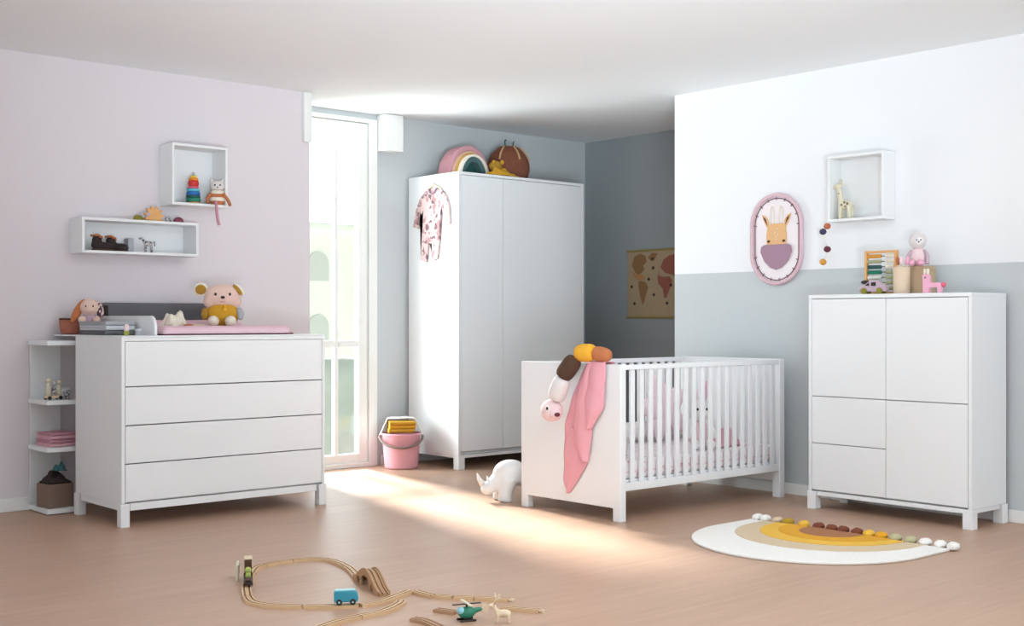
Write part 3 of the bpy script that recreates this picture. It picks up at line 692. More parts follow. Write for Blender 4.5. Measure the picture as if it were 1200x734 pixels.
# pink muslin blanket hanging over the head panel
def resample(p, t):
    k = t*(len(p)-1); i = min(int(k), len(p)-2); f = k-i
    a = p[max(i-1, 0)]; b = p[i]; c = p[i+1]; d = p[min(i+2, len(p)-1)]
    return [0.5*(2*b[m]+(c[m]-a[m])*f+(2*a[m]-5*b[m]+4*c[m]-d[m])*f*f+(3*b[m]-a[m]-3*c[m]+d[m])*f**3) for m in (0, 1)]
def ribbon(b, L, Rr, x0, bulge, roll=0.0):
    def f(u, v):
        a = resample(L, v); c = resample(Rr, v)
        y = a[0]+(c[0]-a[0])*u; z = a[1]+(c[1]-a[1])*u
        x = x0-bulge*math.sin(PI*u)*min(1, 0.45+v)-roll*(1-u)**3-0.0025*math.sin(z*40+u*5)
        return (x, 4.83+y, z)
    b.grid(12, 28, f)
hb_ = MB()
ribbon(hb_, [(0.008, 0.845), (0.076, 0.75), (0.144, 0.603), (0.179, 0.495), (0.186, 0.35)], [(-0.045, 0.845), (-0.005, 0.72), (0.048, 0.575), (0.062, 0.455), (0.076, 0.359)], 4.826, 0.003)
ribbon(hb_, [(0.127, 0.498), (0.178, 0.39), (0.186, 0.263), (0.184, 0.177), (0.155, 0.122)], [(0.045, 0.456), (0.040, 0.361), (0.002, 0.308), (0.060, 0.217), (0.141, 0.124)], 4.823, 0.018)
ribbon(hb_, [(-0.015, 0.858), (0.045, 0.742), (0.086, 0.606), (0.093, 0.477), (0.086, 0.401), (0.011, 0.322)], [(-0.068, 0.858), (-0.042, 0.745), (-0.035, 0.613), (-0.042, 0.519), (-0.029, 0.391), (-0.009, 0.305)], 4.818, 0.030, 0.008)
ribbon(hb_, [(-0.045, 0.864), (-0.016, 0.768), (0.008, 0.672), (0.006, 0.601), (-0.007, 0.546), (-0.032, 0.500)], [(-0.151, 0.864), (-0.145, 0.772), (-0.139, 0.679), (-0.132, 0.618), (-0.099, 0.57), (-0.040, 0.492)], 4.815, 0.034, 0.006)
hb_.grid(8, 6, lambda u, v: (4.806+0.078*v, 4.838-0.155*u, 0.8645+0.003*math.sin(v*PI)))
hb_.grid(8, 10, lambda u, v: (4.884+0.004*math.sin(u*14), 4.838-0.155*u, 0.8645-0.22*v))
hb_ = hb_.build('muslin_blanket', 'blanket', smooth=True, solid=0.004); tag(hb_, 'pink muslin blanket hanging in folds over the crib head panel', 'blanket')
# segmented caterpillar toy
cp = thing('caterpillar_toy', 'stuffed caterpillar with rust yellow brown and white segments over the crib end', 'plush toy', (4.80, 4.86, 0.0))
def barrel(c, d, L, r0, r1, m, label):
    prof = []
    for k in range(13):
        t = k/12; e = (max(0.0, 1-abs(2*t-1)**5))**0.5
        prof.append(((r0+(r1-r0)*t)*(0.30+0.70*e)*(0.93+0.07*math.sin(PI*t)), (t-0.5)*L))
    q = Vector((0, 0, 1)).rotation_difference(Vector(d).normalized()).to_matrix().to_4x4()
    return MB().lathe(prof, n=28).xf(Matrix.Translation(c) @ q).build('segment', m, cp, smooth=True, label=label)
barrel((0.028, -0.140, 0.907), (0.05, -1, -0.10), 0.115, 0.046, 0.036, 'rust', 'rust tail segment')
barrel((0.006, -0.032, 0.915), (0.12, -1, 0.06), 0.130, 0.050, 0.050, 'yellow', 'yellow segment')
barrel((-0.036, 0.058, 0.830), (0.20, -0.60, 0.80), 0.150, 0.052, 0.052, 'brown_dk', 'dark brown segment')
barrel((-0.056, 0.116, 0.712), (0.08, -0.40, 0.91), 0.150, 0.054, 0.052, 'grey_white', 'greyish white segment')
ch = MB().ell((-0.060, 0.172, 0.588), (0.058, 0.070, 0.064)).ell((-0.075, 0.125, 0.572), (0.036, 0.032, 0.030)).build('head', 'pale_pink', cp, remesh=0.006, label='pale pink head')
MB().ell((-0.112, 0.150, 0.603), (0.006, 0.016, 0.016)).build('eye_ring', 'white_cloth', ch, smooth=True)
MB().ell((-0.116, 0.148, 0.603), (0.006, 0.009, 0.010)).build('eye', 'brown_dk', ch, smooth=True)
MB().ell((-0.092, 0.092, 0.570), (0.018, 0.014, 0.012)).build('nose', 'maroonp', ch, smooth=True)

# rhino stool behind the crib
rh = thing('rhino_stool', 'white rhino shaped stool standing on the floor behind the crib end', 'stool', (4.93, 5.60, 0), R(-22))
b = MB()
b.ell((0.0, 0, 0.165), (0.11, 0.085, 0.085)).ell((0.15, 0, 0.145), (0.16, 0.088, 0.075)).ell((0.28, 0, 0.15), (0.10, 0.088, 0.08))
b.ell((-0.075, 0, 0.12), (0.075, 0.06, 0.055), (0, R(-35), 0)).ell((-0.135, 0, 0.085), (0.055, 0.045, 0.042), (0, R(-20), 0))
for x, y in ((-0.035, -0.05), (-0.035, 0.05)):
    b.tube([(x+0.01, y, 0.14), (x-0.01, y, 0.06), (x-0.015, y, 0.0)], [0.055, 0.042, 0.045], n=14)
for x, y in ((0.27, -0.05), (0.27, 0.05)):
    b.tube([(x, y, 0.14), (x+0.005, y, 0.06), (x+0.005, y, 0.0)], [0.055, 0.040, 0.042], n=14)
rbody = b.build('rhino_body', 'rhino', rh, remesh=0.009, sm_it=6)
MB().tube([(-0.175, 0, 0.105), (-0.200, 0, 0.14), (-0.212, 0, 0.175)], [0.020, 0.013, 0.003], n=12).build('horn', 'rhino', rh, smooth=True)
MB().tube([(-0.135, 0, 0.120), (-0.145, 0, 0.140), (-0.15, 0, 0.155)], [0.014, 0.008, 0.002], n=12).build('horn', 'rhino', rh, smooth=True)
for s in (-1, 1): MB().ell((-0.045, s*0.05, 0.185), (0.014, 0.012, 0.026), (R(-s*20), R(-25), 0)).build('ear', 'rhino', rh, smooth=True)

# ------------------------------------------------------------------ cabinet on the right wall
cn = thing('white_cabinet', 'white cabinet with three doors and two drawers against the right wall', 'cabinet', (6.033, 3.213, 0))
W, D, H = 1.009, 0.372, 1.242
ca = MB(); ca.box(0, D, 0, 0.02, 0.105, H-0.022).box(0, D, W-0.02, W, 0.105, H-0.022).box(0, D, 0, W, H-0.022, H).box(0.03, D, 0.02, W-0.02, 0.105, 0.122).box(D-0.01, D, 0.02, W-0.02, 0.122, H-0.022)
ca.build('carcass', 'white', cn, bevel=0.002)
def front(name, y0, y1, z0, z1, deep=False):
    b = MB().box(0.001, 0.020, y0, y1, z0, z1)
    if deep: b.box(0.0205, 0.30, y0+0.015, y1-0.015, z0+0.02, z1-0.05)
    b.build(name, 'white', cn, bevel=0.0015)
front('door', 0.506, W-0.0225, 0.6575, H-0.0255); front('door', 0.0225, 0.5025, 0.6575, H-0.0255)
front('drawer', 0.506, W-0.0225, 0.3855, 0.6535, True); front('drawer', 0.506, W-0.0225, 0.1145, 0.3815, True)
front('door', 0.0225, 0.5025, 0.1145, 0.6535)
bf = MB(); bf.box(0.006, 0.028, 0.055, W-0.055, 0.080, 0.104).box(D-0.028, D-0.006, 0.055, W-0.055, 0.080, 0.104).box(0.055, D-0.055, 0.006, 0.028, 0.080, 0.104).box(0.055, D-0.055, W-0.028, W-0.006, 0.080, 0.104)
bf.build('base_frame', 'white', cn, bevel=0.002)
for (x, y) in ((-0.006, -0.006), (-0.006, W-0.05), (D-0.05, -0.006), (D-0.05, W-0.05)):
    MB().box(x, x+0.056, y, y+0.056, 0, 0.104).build('leg', 'white', cn, bevel=0.003)

# things on the cabinet
CZ = 1.2425
ab = thing('bead_abacus', 'wooden abacus frame with coloured bead rows on top of the cabinet', 'abacus', (6.22, 3.86, CZ))
fr = MB(); fr.box(-0.012, 0.012, 0.088, 0.104, 0, 0.25).box(-0.012, 0.012, -0.104, -0.088, 0, 0.25).box(-0.012, 0.012, -0.0875, 0.0875, 0.236, 0.25).box(-0.012, 0.012, -0.0875, 0.0875, 0.0, 0.014)
fr.build('frame', 'orange_wood', ab, bevel=0.003)
rows = ('amber', 'sage', 'dkgreen', 'green', 'rug_white', 'lime', 'plum')
for i, c in enumerate(rows):
    z = 0.219-i*0.0305
    rod = MB().cyl((0, -0.0875, z), (0, 0.0875, z), 0.0022, n=8).build('rod', 'metal_dark', ab)
    for k in range(6):
        y = 0.079-k*0.0145
        MB().lathe([(0.004, -0.0065), (0.011, -0.005), (0.0125, 0), (0.011, 0.005), (0.004, 0.0065)], n=12).xf(Matrix.Translation((0, y, z)) @ Matrix.Rotation(PI/2, 4, 'X')).build('bead', c, rod, smooth=True)
    for k in range(4):
        y = -0.079+k*0.0145
        MB().lathe([(0.004, -0.0065), (0.011, -0.005), (0.0125, 0), (0.011, 0.005), (0.004, 0.0065)], n=12).xf(Matrix.Translation((0, y, z)) @ Matrix.Rotation(PI/2, 4, 'X')).build('bead', 'cream' if i < 3 else 'sage', rod, smooth=True)
cr = thing('wooden_car', 'lilac wooden toy car with olive wheels in front of the abacus', 'toy car', (6.135, 3.855, CZ))
prof = [(-0.085, 0.015), (0.085, 0.015), (0.083, 0.04), (0.05, 0.055), (0.02, 0.074), (-0.03, 0.076), (-0.06, 0.055), (-0.085, 0.045)]
MB().prism(prof, -0.02, 0.02, 'x').build('car_body', 'lilac', cr, bevel=0.006, seg=3)
MB().prism([(0.045, 0.050), (0.018, 0.066), (0.018, 0.046)], -0.022, -0.0205, 'x').prism([(0.005, 0.066), (-0.025, 0.068), (-0.025, 0.046), (0.005, 0.046)], -0.022, -0.0205, 'x').build('car_window', 'metal_dark', cr)
for y in (-0.048, 0.05):
    for x in (-0.023, 0.023): MB().cyl((x-0.004, y, 0.018), (x+0.004, y, 0.018), 0.018).build('wheel', 'olive', cr, bevel=0.002)
MB().ell((0, 0.055, 0.068), (0.019, 0.028, 0.012)).build('bonnet_leaf', 'metal_dark', cr, smooth=True)
bs = thing('canvas_basket', 'round beige canvas pot holding pink brushes on top of the cabinet', 'pot', (6.165, 3.698, CZ))
MB().lathe([(0.040, 0), (0.044, 0.003), (0.046, 0.148), (0.043, 0.150), (0.041, 0.146), (0.039, 0.01), (0.02, 0.006)], n=32).build('pot_body', 'basket_beige', bs, smooth=True)
for i, (dx, dy, c, lean) in enumerate(((0.008, 0.014, 'rust', -5), (-0.012, 0.0, 'pale_pink', 2), (0.010, -0.010, 'pink_toy', 6))):
    t = thing('paint_brush', ('rust handled brush leftmost in the beige canvas pot', 'pale pink brush at the front of the beige canvas pot', 'bright pink brush rightmost in the beige canvas pot')[i], 'brush', (6.165+dx, 3.698+dy, CZ+0.0125), 0, 'brushes in the canvas pot')
    mt_ = Matrix.Rotation(R(lean), 4, 'X')
    MB().cyl((0, 0, 0), (0, 0, 0.15), 0.005, 0.006, n=10).xf(mt_).build('brush_handle', 'light_wood', t, smooth=True)
    MB().ell((0, 0, 0.172), (0.013, 0.011, 0.026)).xf(mt_).build('brush_tip', c, t, smooth=True)
kb = thing('kraft_box', 'brown kraft card box under the grey bunny doll on the cabinet', 'box', (6.29, 3.652, CZ))
MB().box(-0.06, 0.06, -0.055, 0.055, 0, 0.136).build('box_body', 'kraft', kb, bevel=0.002)
MB().box(-0.062, 0.062, -0.057, 0.057, 0.1365, 0.155).build('box_lid', 'kraft', kb, bevel=0.002)
gd = thing('grey_bunny_doll', 'grey headed doll in pale pink suit sitting on the kraft box', 'plush toy', (6.265, 3.655, CZ+0.1555), R(-70))
MB().ell((0, 0, 0.045), (0.045, 0.036, 0.05)).ell((0, 0, 0.075), (0.035, 0.03, 0.035)).build('suit_body', 'pale_pink', gd, remesh=0.006)
hb = MB().ell((0, -0.005, 0.142), (0.050, 0.042, 0.047)).build('head', 'grey_white', gd, smooth=True)
MB().ell((0.012, -0.037, 0.140), (0.024, 0.012, 0.022)).build('face', 'white_cloth', hb, smooth=True)
for s in (-1, 1): MB().ell((0.012+s*0.011, -0.0485, 0.145), (0.004, 0.003, 0.004)).build('eye', 'black', hb, smooth=True)
MB().ell((0.012, -0.0495, 0.134), (0.005, 0.003, 0.004)).build('nose', 'black', hb, smooth=True)
for s in (-1, 1):
    MB().tube(spline([(s*0.032, 0, 0.088), (s*0.052, -0.018, 0.055), (s*0.055, -0.035, 0.012)]), 0.011, n=10).build('arm', 'lilac', gd, smooth=True)
    MB().ell((s*0.024, -0.050, 0.018), (0.019, 0.036, 0.018)).build('leg', 'pink_toy', gd, smooth=True)
al = thing('wooden_alpaca', 'pink wooden alpaca toy at the right of the cabinet top objects', 'toy', (6.13, 3.492, CZ))
MB().prism([(-0.055, 0.0), (-0.035, 0.0), (-0.033, 0.030), (0.012, 0.030), (0.014, 0.0), (0.050, 0.0), (0.052, 0.085), (0.056, 0.095), (0.050, 0.104), (0.020, 0.104), (0.014, 0.092), (0.010, 0.056), (-0.05, 0.058), (-0.058, 0.045)], -0.014, 0.014, 'x').build('body', 'pink_toy', al, bevel=0.004, seg=3)
for y in (0.026, 0.044): MB().box(-0.006, 0.006, y-0.006, y+0.006, 0.1045, 0.134).build('ear', 'cream', al, bevel=0.003)
MB().ell((-0.0145, 0.035, 0.085), (0.003, 0.006, 0.006)).build('muzzle', 'mauve', al, smooth=True)
MB().ell((0, -0.066, 0.045), (0.012, 0.014, 0.014)).build('tail', 'pinkred', al, smooth=True)

# ------------------------------------------------------------------ right wall decorations
def stadium(cy, cz, w, h, n=24):
    pts = []
    r = w
    for i in range(n+1): a = i*PI/n; pts.append((cy+r*math.cos(a), cz+(h-r)+r*math.sin(a)))
    for i in range(n+1): a = PI+i*PI/n; pts.append((cy+r*math.cos(a), cz-(h-r)+r*math.sin(a)))
    return pts
ov = thing('oval_wall_hanging', 'oval pink wall rug with fawn face and mauve scarf', 'wall hanging', (XR-0.003, 4.737, 1.3145))
cz = 0.295
inn = MB().prism(stadium(0, cz, 0.184, 0.276), -0.010, 0.0, 'x')
inn.build('woven_ground', 'oval_in', ov)
st_ = stadium(0, cz, 0.190, 0.282)
MB().tube([(-0.016, y, z) for y, z in st_], 0.0125, n=10, closed=True).build('braided_rim', 'oval_rim', ov, smooth=True)
sx = MB(); s_in = stadium(0, cz, 0.168, 0.260)
sx.tube([(-0.0125, y, z) for y, z in s_in], 0.0032, n=6, closed=True)
for i in range(0, len(s_in), 3):
    y, z = s_in[i]; sx.tube([(-0.0135, y*0.92, cz+(z-cz)*0.96), (-0.0135, y*1.05, cz+(z-cz)*1.03)], 0.003, n=6)
sx.build('stitching', 'stitch', ov)
MB().prism([(-0.075, 0.26), (0.075, 0.26), (0.078, 0.32), (0.07, 0.375), (0.045, 0.395), (-0.045, 0.395), (-0.07, 0.375), (-0.078, 0.32)], -0.016, -0.0105, 'x').build('fawn_face', 'tan_face', ov, bevel=0.002)
for s in (-1, 1):
    e = MB().prism([(s*0.055, 0.365), (s*0.075, 0.375), (s*0.100, 0.42), (s*0.112, 0.455), (s*0.085, 0.445), (s*0.062, 0.415)], -0.0155, -0.0105, 'x').build('ear', 'tan_face', ov)
    MB().prism([(s*0.068, 0.385), (s*0.092, 0.42), (s*0.103, 0.442), (s*0.082, 0.428)], -0.0175, -0.016, 'x').build('ear_lining', 'brown_dk', e)
    MB().tube(spline([(-0.013, s*0.018, 0.395), (-0.013, s*0.020, 0.47), (-0.013, s*0.034, 0.505), (-0.013, s*0.048, 0.47), (-0.013, s*0.044, 0.40)]), 0.0035, n=6).build('antler_outline', 'cream', ov, smooth=True)
    MB().ell((-0.017, s*0.058, 0.283), (0.003, 0.012, 0.008)).build('eye', 'brown_dk', ov, smooth=True)
fs = MB()
for (y, z) in ((0.01, 0.34), (-0.012, 0.328), (0.004, 0.312), (-0.008, 0.36), (0.0, 0.295)): fs.ell((-0.0165, y, z), (0.0015, 0.005, 0.005), u=8, v=6)
fs.build('freckles', 'cream', ov)
sc_ = [(-0.122, 0.215), (-0.116, 0.25), (-0.09, 0.262), (0.09, 0.262), (0.116, 0.25), (0.122, 0.215), (0.09, 0.155), (0.045, 0.115), (0.0, 0.10), (-0.045, 0.115), (-0.09, 0.155)]
MB().prism(sc_, -0.021, -0.0165, 'x').build('scarf', 'mauve', ov, bevel=0.003)
# right wall box shelf
bsr = thing('box_shelf', 'white square box shelf on the white wall right of the oval hanging', 'wall shelf', (6.315, 3.905, 1.685))
fr = MB(); D_, W_, H_ = 0.117, 0.38, 0.395
fr.box(0, D_, 0, W_, 0, 0.016).box(0, D_, 0, W_, H_-0.016, H_).box(0, D_, 0, 0.016, 0.016, H_-0.016).box(0, D_, W_-0.016, W_, 0.016, H_-0.016)
fr.build('shelf_frame', 'shelf_white', bsr, bevel=0.0015)
MB().box(D_+0.0005, D_+0.007, 0, W_, 0, H_).build('back_panel', 'shelf_white', bsr)
gf = thing('giraffe_toy', 'pale giraffe toy with brown spots standing in the right wall shelf', 'figurine', (6.372, 4.205, 1.7015), R(0))
b = MB()
b.ell((0, -0.012, 0.085), (0.024, 0.045, 0.028)).tube([(0, 0.018, 0.09), (0, 0.030, 0.14), (0, 0.034, 0.185)], [0.024, 0.016, 0.013], n=14)
b.ell((-0.008, 0.040, 0.198), (0.020, 0.027, 0.017), (R(-15), 0, 0))
for y in (-0.043, 0.02):
    for x in (-0.014, 0.014): b.tube([(x, y, 0.08), (x, y, 0.0)], [0.013, 0.0115], n=10)
b.build('giraffe_body', 'giraffe', gf, remesh=0.0045, sm_it=2)
for s in (-1, 1):
    MB().tube([(s*0.006-0.006, 0.026, 0.208), (s*0.010-0.006, 0.020, 0.232)], 0.0035, n=8).ell((s*0.010-0.006, 0.020, 0.234), 0.006, u=10, v=8).build('horn', 'giraffe', gf, smooth=True)
    MB().ell((-0.006, 0.040+s*0.032, 0.208), (0.004, 0.014, 0.007), (R(s*30), 0, 0)).build('ear', 'giraffe', gf, smooth=True)
fs = MB()
for (y, z, r) in ((-0.035, 0.09, .008), (-0.015, 0.098, .008), (0.005, 0.085, .007), (-0.02, 0.075, .006), (0.025, 0.125, .005), (0.03, 0.155, .005)): fs.ell((-0.022 if z < 0.11 else -0.0135, y, z), (0.003, r, r), u=10, v=8)
fs.build('spots', 'giraffe_spot', gf)
# pom pom garland
pg = thing('pompom_garland', 'thread garland of four coloured pompoms hanging below the right wall shelf', 'garland', (6.345, 4.302, 1.44))
yy = 0.0
MB().tube(spline([(0, -0.022, 0.2435), (0, 0.000, 0.232), (0, 0.030, 0.195), (0, 0.005, 0.085), (0, 0.03, 0.01)]), 0.0012, n=6).build('thread', 'cream', pg)
for (y, z, m) in ((0.004, 0.224, 'rustp'), (0.034, 0.192, 'navy'), (0.004, 0.084, 'maroonp'), (0.034, 0.008, 'amber')):
    p = MB().ell((0, y, z), (0.021, 0.021, 0.019), u=24, v=16)
    for v_ in p.bm.verts: v_.co += (v_.co-Vector((0, y, z)))*0.12*noise.noise(v_.co*180)
    p.build('pompom', m, pg, smooth=True)

# ------------------------------------------------------------------ map in the alcove
mp = thing('world_map', 'tan world map hanging with wooden rails on the dark alcove wall', 'wall map', (XA-0.004, 7.105, 1.115))
LN = 0.80
MB().box(-0.004, 0.0, -LN, 0, 0.012, 0.548).build('map_sheet', 'map', mp)
MB().box(-0.012, 0.002, -LN-0.01, 0.01, 0.5485, 0.566).build('map_rail', 'map_rail', mp, bevel=0.003)
MB().box(-0.012, 0.002, -LN-0.01, 0.01, -0.006, 0.0115).build('map_rail', 'map_rail', mp, bevel=0.003)
def land(name, pts, m): MB().prism([(-a*LN, b*0.54+0.01) for a, b in pts], -0.0052, -0.0042, 'x').build(name, m, mp)
land('printed_land', [(0.06, 0.80), (0.10, 0.93), (0.18, 0.97), (0.25, 0.93), (0.27, 0.84), (0.22, 0.78), (0.24, 0.72), (0.19, 0.66), (0.14, 0.64), (0.10, 0.70)], 'map_b')
land('printed_land', [(0.07, 0.70), (0.135, 0.635), (0.185, 0.655), (0.22, 0.64), (0.24, 0.58), (0.19, 0.56), (0.13, 0.56), (0.09, 0.62)], 'map_o')
land('printed_land', [(0.15, 0.53), (0.19, 0.55), (0.26, 0.52), (0.29, 0.44), (0.26, 0.34), (0.23, 0.20), (0.21, 0.18), (0.18, 0.30), (0.16, 0.42)], 'map_b')
land('printed_land', [(0.29, 0.90), (0.34, 0.97), (0.42, 0.96), (0.38, 0.86), (0.33, 0.84)], 'map_b')
land('printed_land', [(0.44, 0.70), (0.44, 0.62), (0.48, 0.60), (0.58, 0.60), (0.62, 0.54), (0.58, 0.40), (0.54, 0.28), (0.51, 0.28), (0.49, 0.42), (0.43, 0.50), (0.42, 0.57)], 'map_r')
land('printed_land', [(0.46, 0.74), (0.50, 0.86), (0.58, 0.92), (0.72, 0.95), (0.86, 0.93), (0.94, 0.84), (0.88, 0.70), (0.82, 0.58), (0.76, 0.66), (0.70, 0.55), (0.63, 0.62), (0.52, 0.66)], 'map_r')
land('printed_land', [(0.78, 0.40), (0.84, 0.46), (0.92, 0.42), (0.93, 0.32), (0.86, 0.28), (0.79, 0.30)], 'map_o')
dk = MB()
for (a, b) in ((0.36, 0.74), (0.30, 0.57), (0.37, 0.33), (0.10, 0.20), (0.55, 0.20), (0.60, 0.47), (0.35, 0.88), (0.06, 0.46)): dk.ell((-0.006, -a*LN, b*0.54+0.01), (0.0015, 0.014, 0.013), u=8, v=6)
dk.build('printed_animals', 'map_k', mp)

# ------------------------------------------------------------------ rainbow rug
rg = thing('rainbow_rug', 'half round cream rug with yellow arcs on floor before the cabinet', 'rug', (5.41, 3.575, 0.0))
def band(wy, xmin, cy, flat=0.0, n=40):
    L = -xmin; pts = [(0.0, cy+wy)]
    st = max(0.0, L-wy)
    for i in range(n+1):
        a = PI/2+PI*i/n
        pts.append((-st+min(wy, L)*math.cos(a), cy+wy*math.sin(a)))
    pts.append((0.0, cy-wy)); return pts
def shell(po, pi): return po+list(reversed(pi))
o0 = band(0.585, -0.865, 0.0); o1 = band(0.475, -0.56, 0.02); o2 = band(0.375, -0.405, 0.03); o3 = band(0.30, -0.30, 0.03); o4 = band(0.165, -0.205, 0.04)
MB().prism(shell(o0, o1), 0.001, 0.013, 'z').build('cream_band', 'rug_white', rg, bevel=0.004, label='wide cream outer band')
MB().prism(shell([(x, y*0.999) for x, y in o1], o2), 0.001, 0.014, 'z').build('sand_band', 'rug_sand', rg, bevel=0.003)
MB().prism(shell(o2, o3), 0.001, 0.016, 'z').build('yellow_band', 'rug_yellow', rg, bevel=0.003)
MB().prism(shell(o3, o4), 0.001, 0.018, 'z').build('gold_band', 'rug_gold', rg, bevel=0.003)
MB().prism(o4, 0.001, 0.020, 'z').build('brown_centre', 'rug_brown', rg, bevel=0.003)
ys_ = [0.56, 0.51, 0.43, 0.36, 0.26, 0.17, 0.09, 0.02, -0.06, -0.13, -0.20, -0.28, -0.36, -0.44, -0.52, -0.585]
cs_ = ['rug_white', 'rug_white', 'rug_sand', 'tas_olive', 'rug_yellow', 'tas_brown', 'tas_brown', 'tas_brown', 'tas_brown', 'rug_yellow', 'rug_gold', 'tas_sage', 'tas_sage', 'rug_white', 'rug_white', 'rug_white']
for y, c in zip(ys_, cs_):
    p = MB().ell((0.030, 0, 0.020), (0.036, 0.030, 0.020), u=18, v=12)
    for v_ in p.bm.verts: v_.co += Vector((1, 1, 0.6))*0.006*noise.noise(v_.co*70+Vector((y*10, 0, 0)))
    for v_ in p.bm.verts: v_.co.z = max(v_.co.z, 0.001)
    p.shift(0, y, 0).build('pompom', c, rg, smooth=True)

# ------------------------------------------------------------------ wooden train set
def track_mb(pts, zf=None, w=0.040, h=0.012, gw=0.006, gd=0.003):
    prof = [(-w/2, 0), (-w/2, h), (-w/2+0.007, h), (-w/2+0.007, h-gd), (-w/2+0.007+gw, h-gd), (-w/2+0.007+gw, h), (w/2-0.007-gw, h), (w/2-0.007-gw, h-gd), (w/2-0.007, h-gd), (w/2-0.007, h), (w/2, h), (w/2, 0)]
    mats_ = [0, 0, 1, 1, 1, 0, 1, 1, 1, 0, 0, 0]
    b = MB(); bm = b.bm; rings = []
    for i, p in enumerate(pts):
        p = Vector(p); a = Vector(pts[max(i-1, 0)]); c = Vector(pts[min(i+1, len(pts)-1)])
        t = (c-a); t.z = 0; t.normalize(); n = Vector((-t.y, t.x, 0))
        rings.append([bm.verts.new(Vector((p.x, p.y, p.z+q[1]))+n*q[0]) for q in prof])
    k = len(prof)
    for A, B in zip(rings, rings[1:]):
        for i in range(k):
            f = bm.faces.new((A[i], A[(i+1) % k], B[(i+1) % k], B[i])); f.material_index = mats_[i]
    bm.faces.new(rings[0]); bm.faces.new(list(reversed(rings[-1])))
    return b
def peg(b, p, d, h=0.012):
    d = Vector(d).normalized(); p = Vector(p)
    b.tube([p, p+d*0.014], 0.004, n=8)
    q = p+d*0.018
    b.lathe([(0.0075, -0.0055), (0.0075, 0.0055)], c=q, n=16)
TG = 'wooden toy train track pieces on the floor'
def track(label, pts, m='beech', pegend=False, smooth_n=6, name='train_track'):
    P = spline([(x, y, 0) for x, y in pts], smooth_n) if len(pts) > 2 else [Vector((x, y, 0)) for x, y in pts]
    base = P[0].copy(); L = [p-base for p in P]
    # trim ends by a millimetre so neighbours do not overlap
    t = thing(name, label, 'toy track', base, 0, TG)
    track_mb(L).build('track_rail', [m, 'groove'], t)
    if pegend:
        b = MB(); d = (L[-1]-L[-2]).normalized(); peg(b, L[-1]+Vector((0, 0, 0.006))+d*0.0005, d); b.build('connector_peg', 'light_wood', t, smooth=False)
    return t
track('short curved track behind the black toy engine, joining the far side of the loop', [(2.655, 4.700), (2.712, 4.774), (2.757, 4.809), (2.786, 4.821)])
track('curved track piece at the far side of the loop, right of the engine', [(2.792, 4.823), (2.866, 4.838), (2.932, 4.834)])
track('bent track piece at the far right of the loop leading to the bridge', [(2.940, 4.833), (3.024, 4.806), (3.068, 4.738), (3.065, 4.638)])
track('straight sloping track piece between the far bend and the bridge', [(3.063, 4.628), (3.030, 4.502), (2.968, 4.360)])
track('straight track piece under the black toy engine', [(2.648, 4.694), (2.522, 4.503), (2.423, 4.318)])
track('curved track piece at the near left of the loop below the engine', [(2.419, 4.310), (2.390, 4.215), (2.416, 4.123), (2.496, 4.034)])
track('straight track piece carrying the blue toy van', [(2.503, 4.027), (2.584, 3.958), (2.668, 3.910)])
sw = track('wide switch track piece joining the loop to the branch by the bridge', [(2.675, 3.905), (2.755, 3.895), (2.848, 3.930), (2.962, 3.975)])
track('curved branch track running from the switch toward the picture edge', [(2.573, 3.761), (2.686, 3.768), (2.796, 3.822), (2.836, 3.862)])
track('straight branch track cut off by the lower picture edge', [(2.566, 3.757), (2.467, 3.748), (2.349, 3.706)])
track('broad pale track piece right of the switch', [(2.975, 3.955), (2.975, 3.900), (2.978, 3.845)])
track('short pale track piece with dark end right of the broad piece', [(2.985, 3.832), (3.022, 3.776)])
track('plain light track piece in the row right of the switch', [(3.026, 3.768), (3.076, 3.708)])
track('straight track with a peg ending the row right of the switch', [(3.080, 3.703), (3.158, 3.598)], pegend=True)
track('loose straight track with a peg lying apart at the right', [(3.052, 3.515), (3.122, 3.386)], pegend=True)
track('short dark track piece lying behind the green toy', [(2.845, 3.655), (2.874, 3.570)], 'beech_dk')
track('loose dark curved track piece near the lower picture edge', [(2.696, 3.599), (2.708, 3.535), (2.688, 3.423)], 'beech_dk')

# arched bridge
A = Vector((2.964, 4.348, 0)); Bp = Vector((2.848, 3.985, 0)); L_ = (Bp-A).length
bg = thing('toy_bridge', 'humped wooden toy train bridge with dark arched openings on the loop', 'toy bridge', A, math.atan2((Bp-A).y, (Bp-A).x))
def hz(t): return 0.062*0.5*(1-math.cos(2*PI*t))
pts = [Vector((L_*t, 0, hz(t)-0.0)) for t in [i/24 for i in range(25)]]
track_mb(pts).build('bridge_deck', ['beech_dk', 'groove'], bg)
up = [(L_*(0.04+0.92*i/24), hz(0.04+0.92*i/24)+0.017) for i in range(25)]
lo = []
for x0, x1, h in ((0.20, 0.30, 0.032), (0.36, 0.64, 0.048), (0.70, 0.80, 0.032)):
    a, b_ = L_*x0, L_*x1
    lo += [(a, 0.0)]+[((a+b_)/2-(b_-a)/2*math.cos(i*PI/8), h*0.55+h*0.45*math.sin(i*PI/8)) for i in range(9)]+[(b_, 0.0)]
poly = [(up[0][0], 0.0)]+lo+[(up[-1][0], 0.0)]+list(reversed(up))
for y in (-0.0265, 0.0205):
    MB().prism(poly, y, y+0.006, 'y').build('side_wall', 'beech_dk', bg)

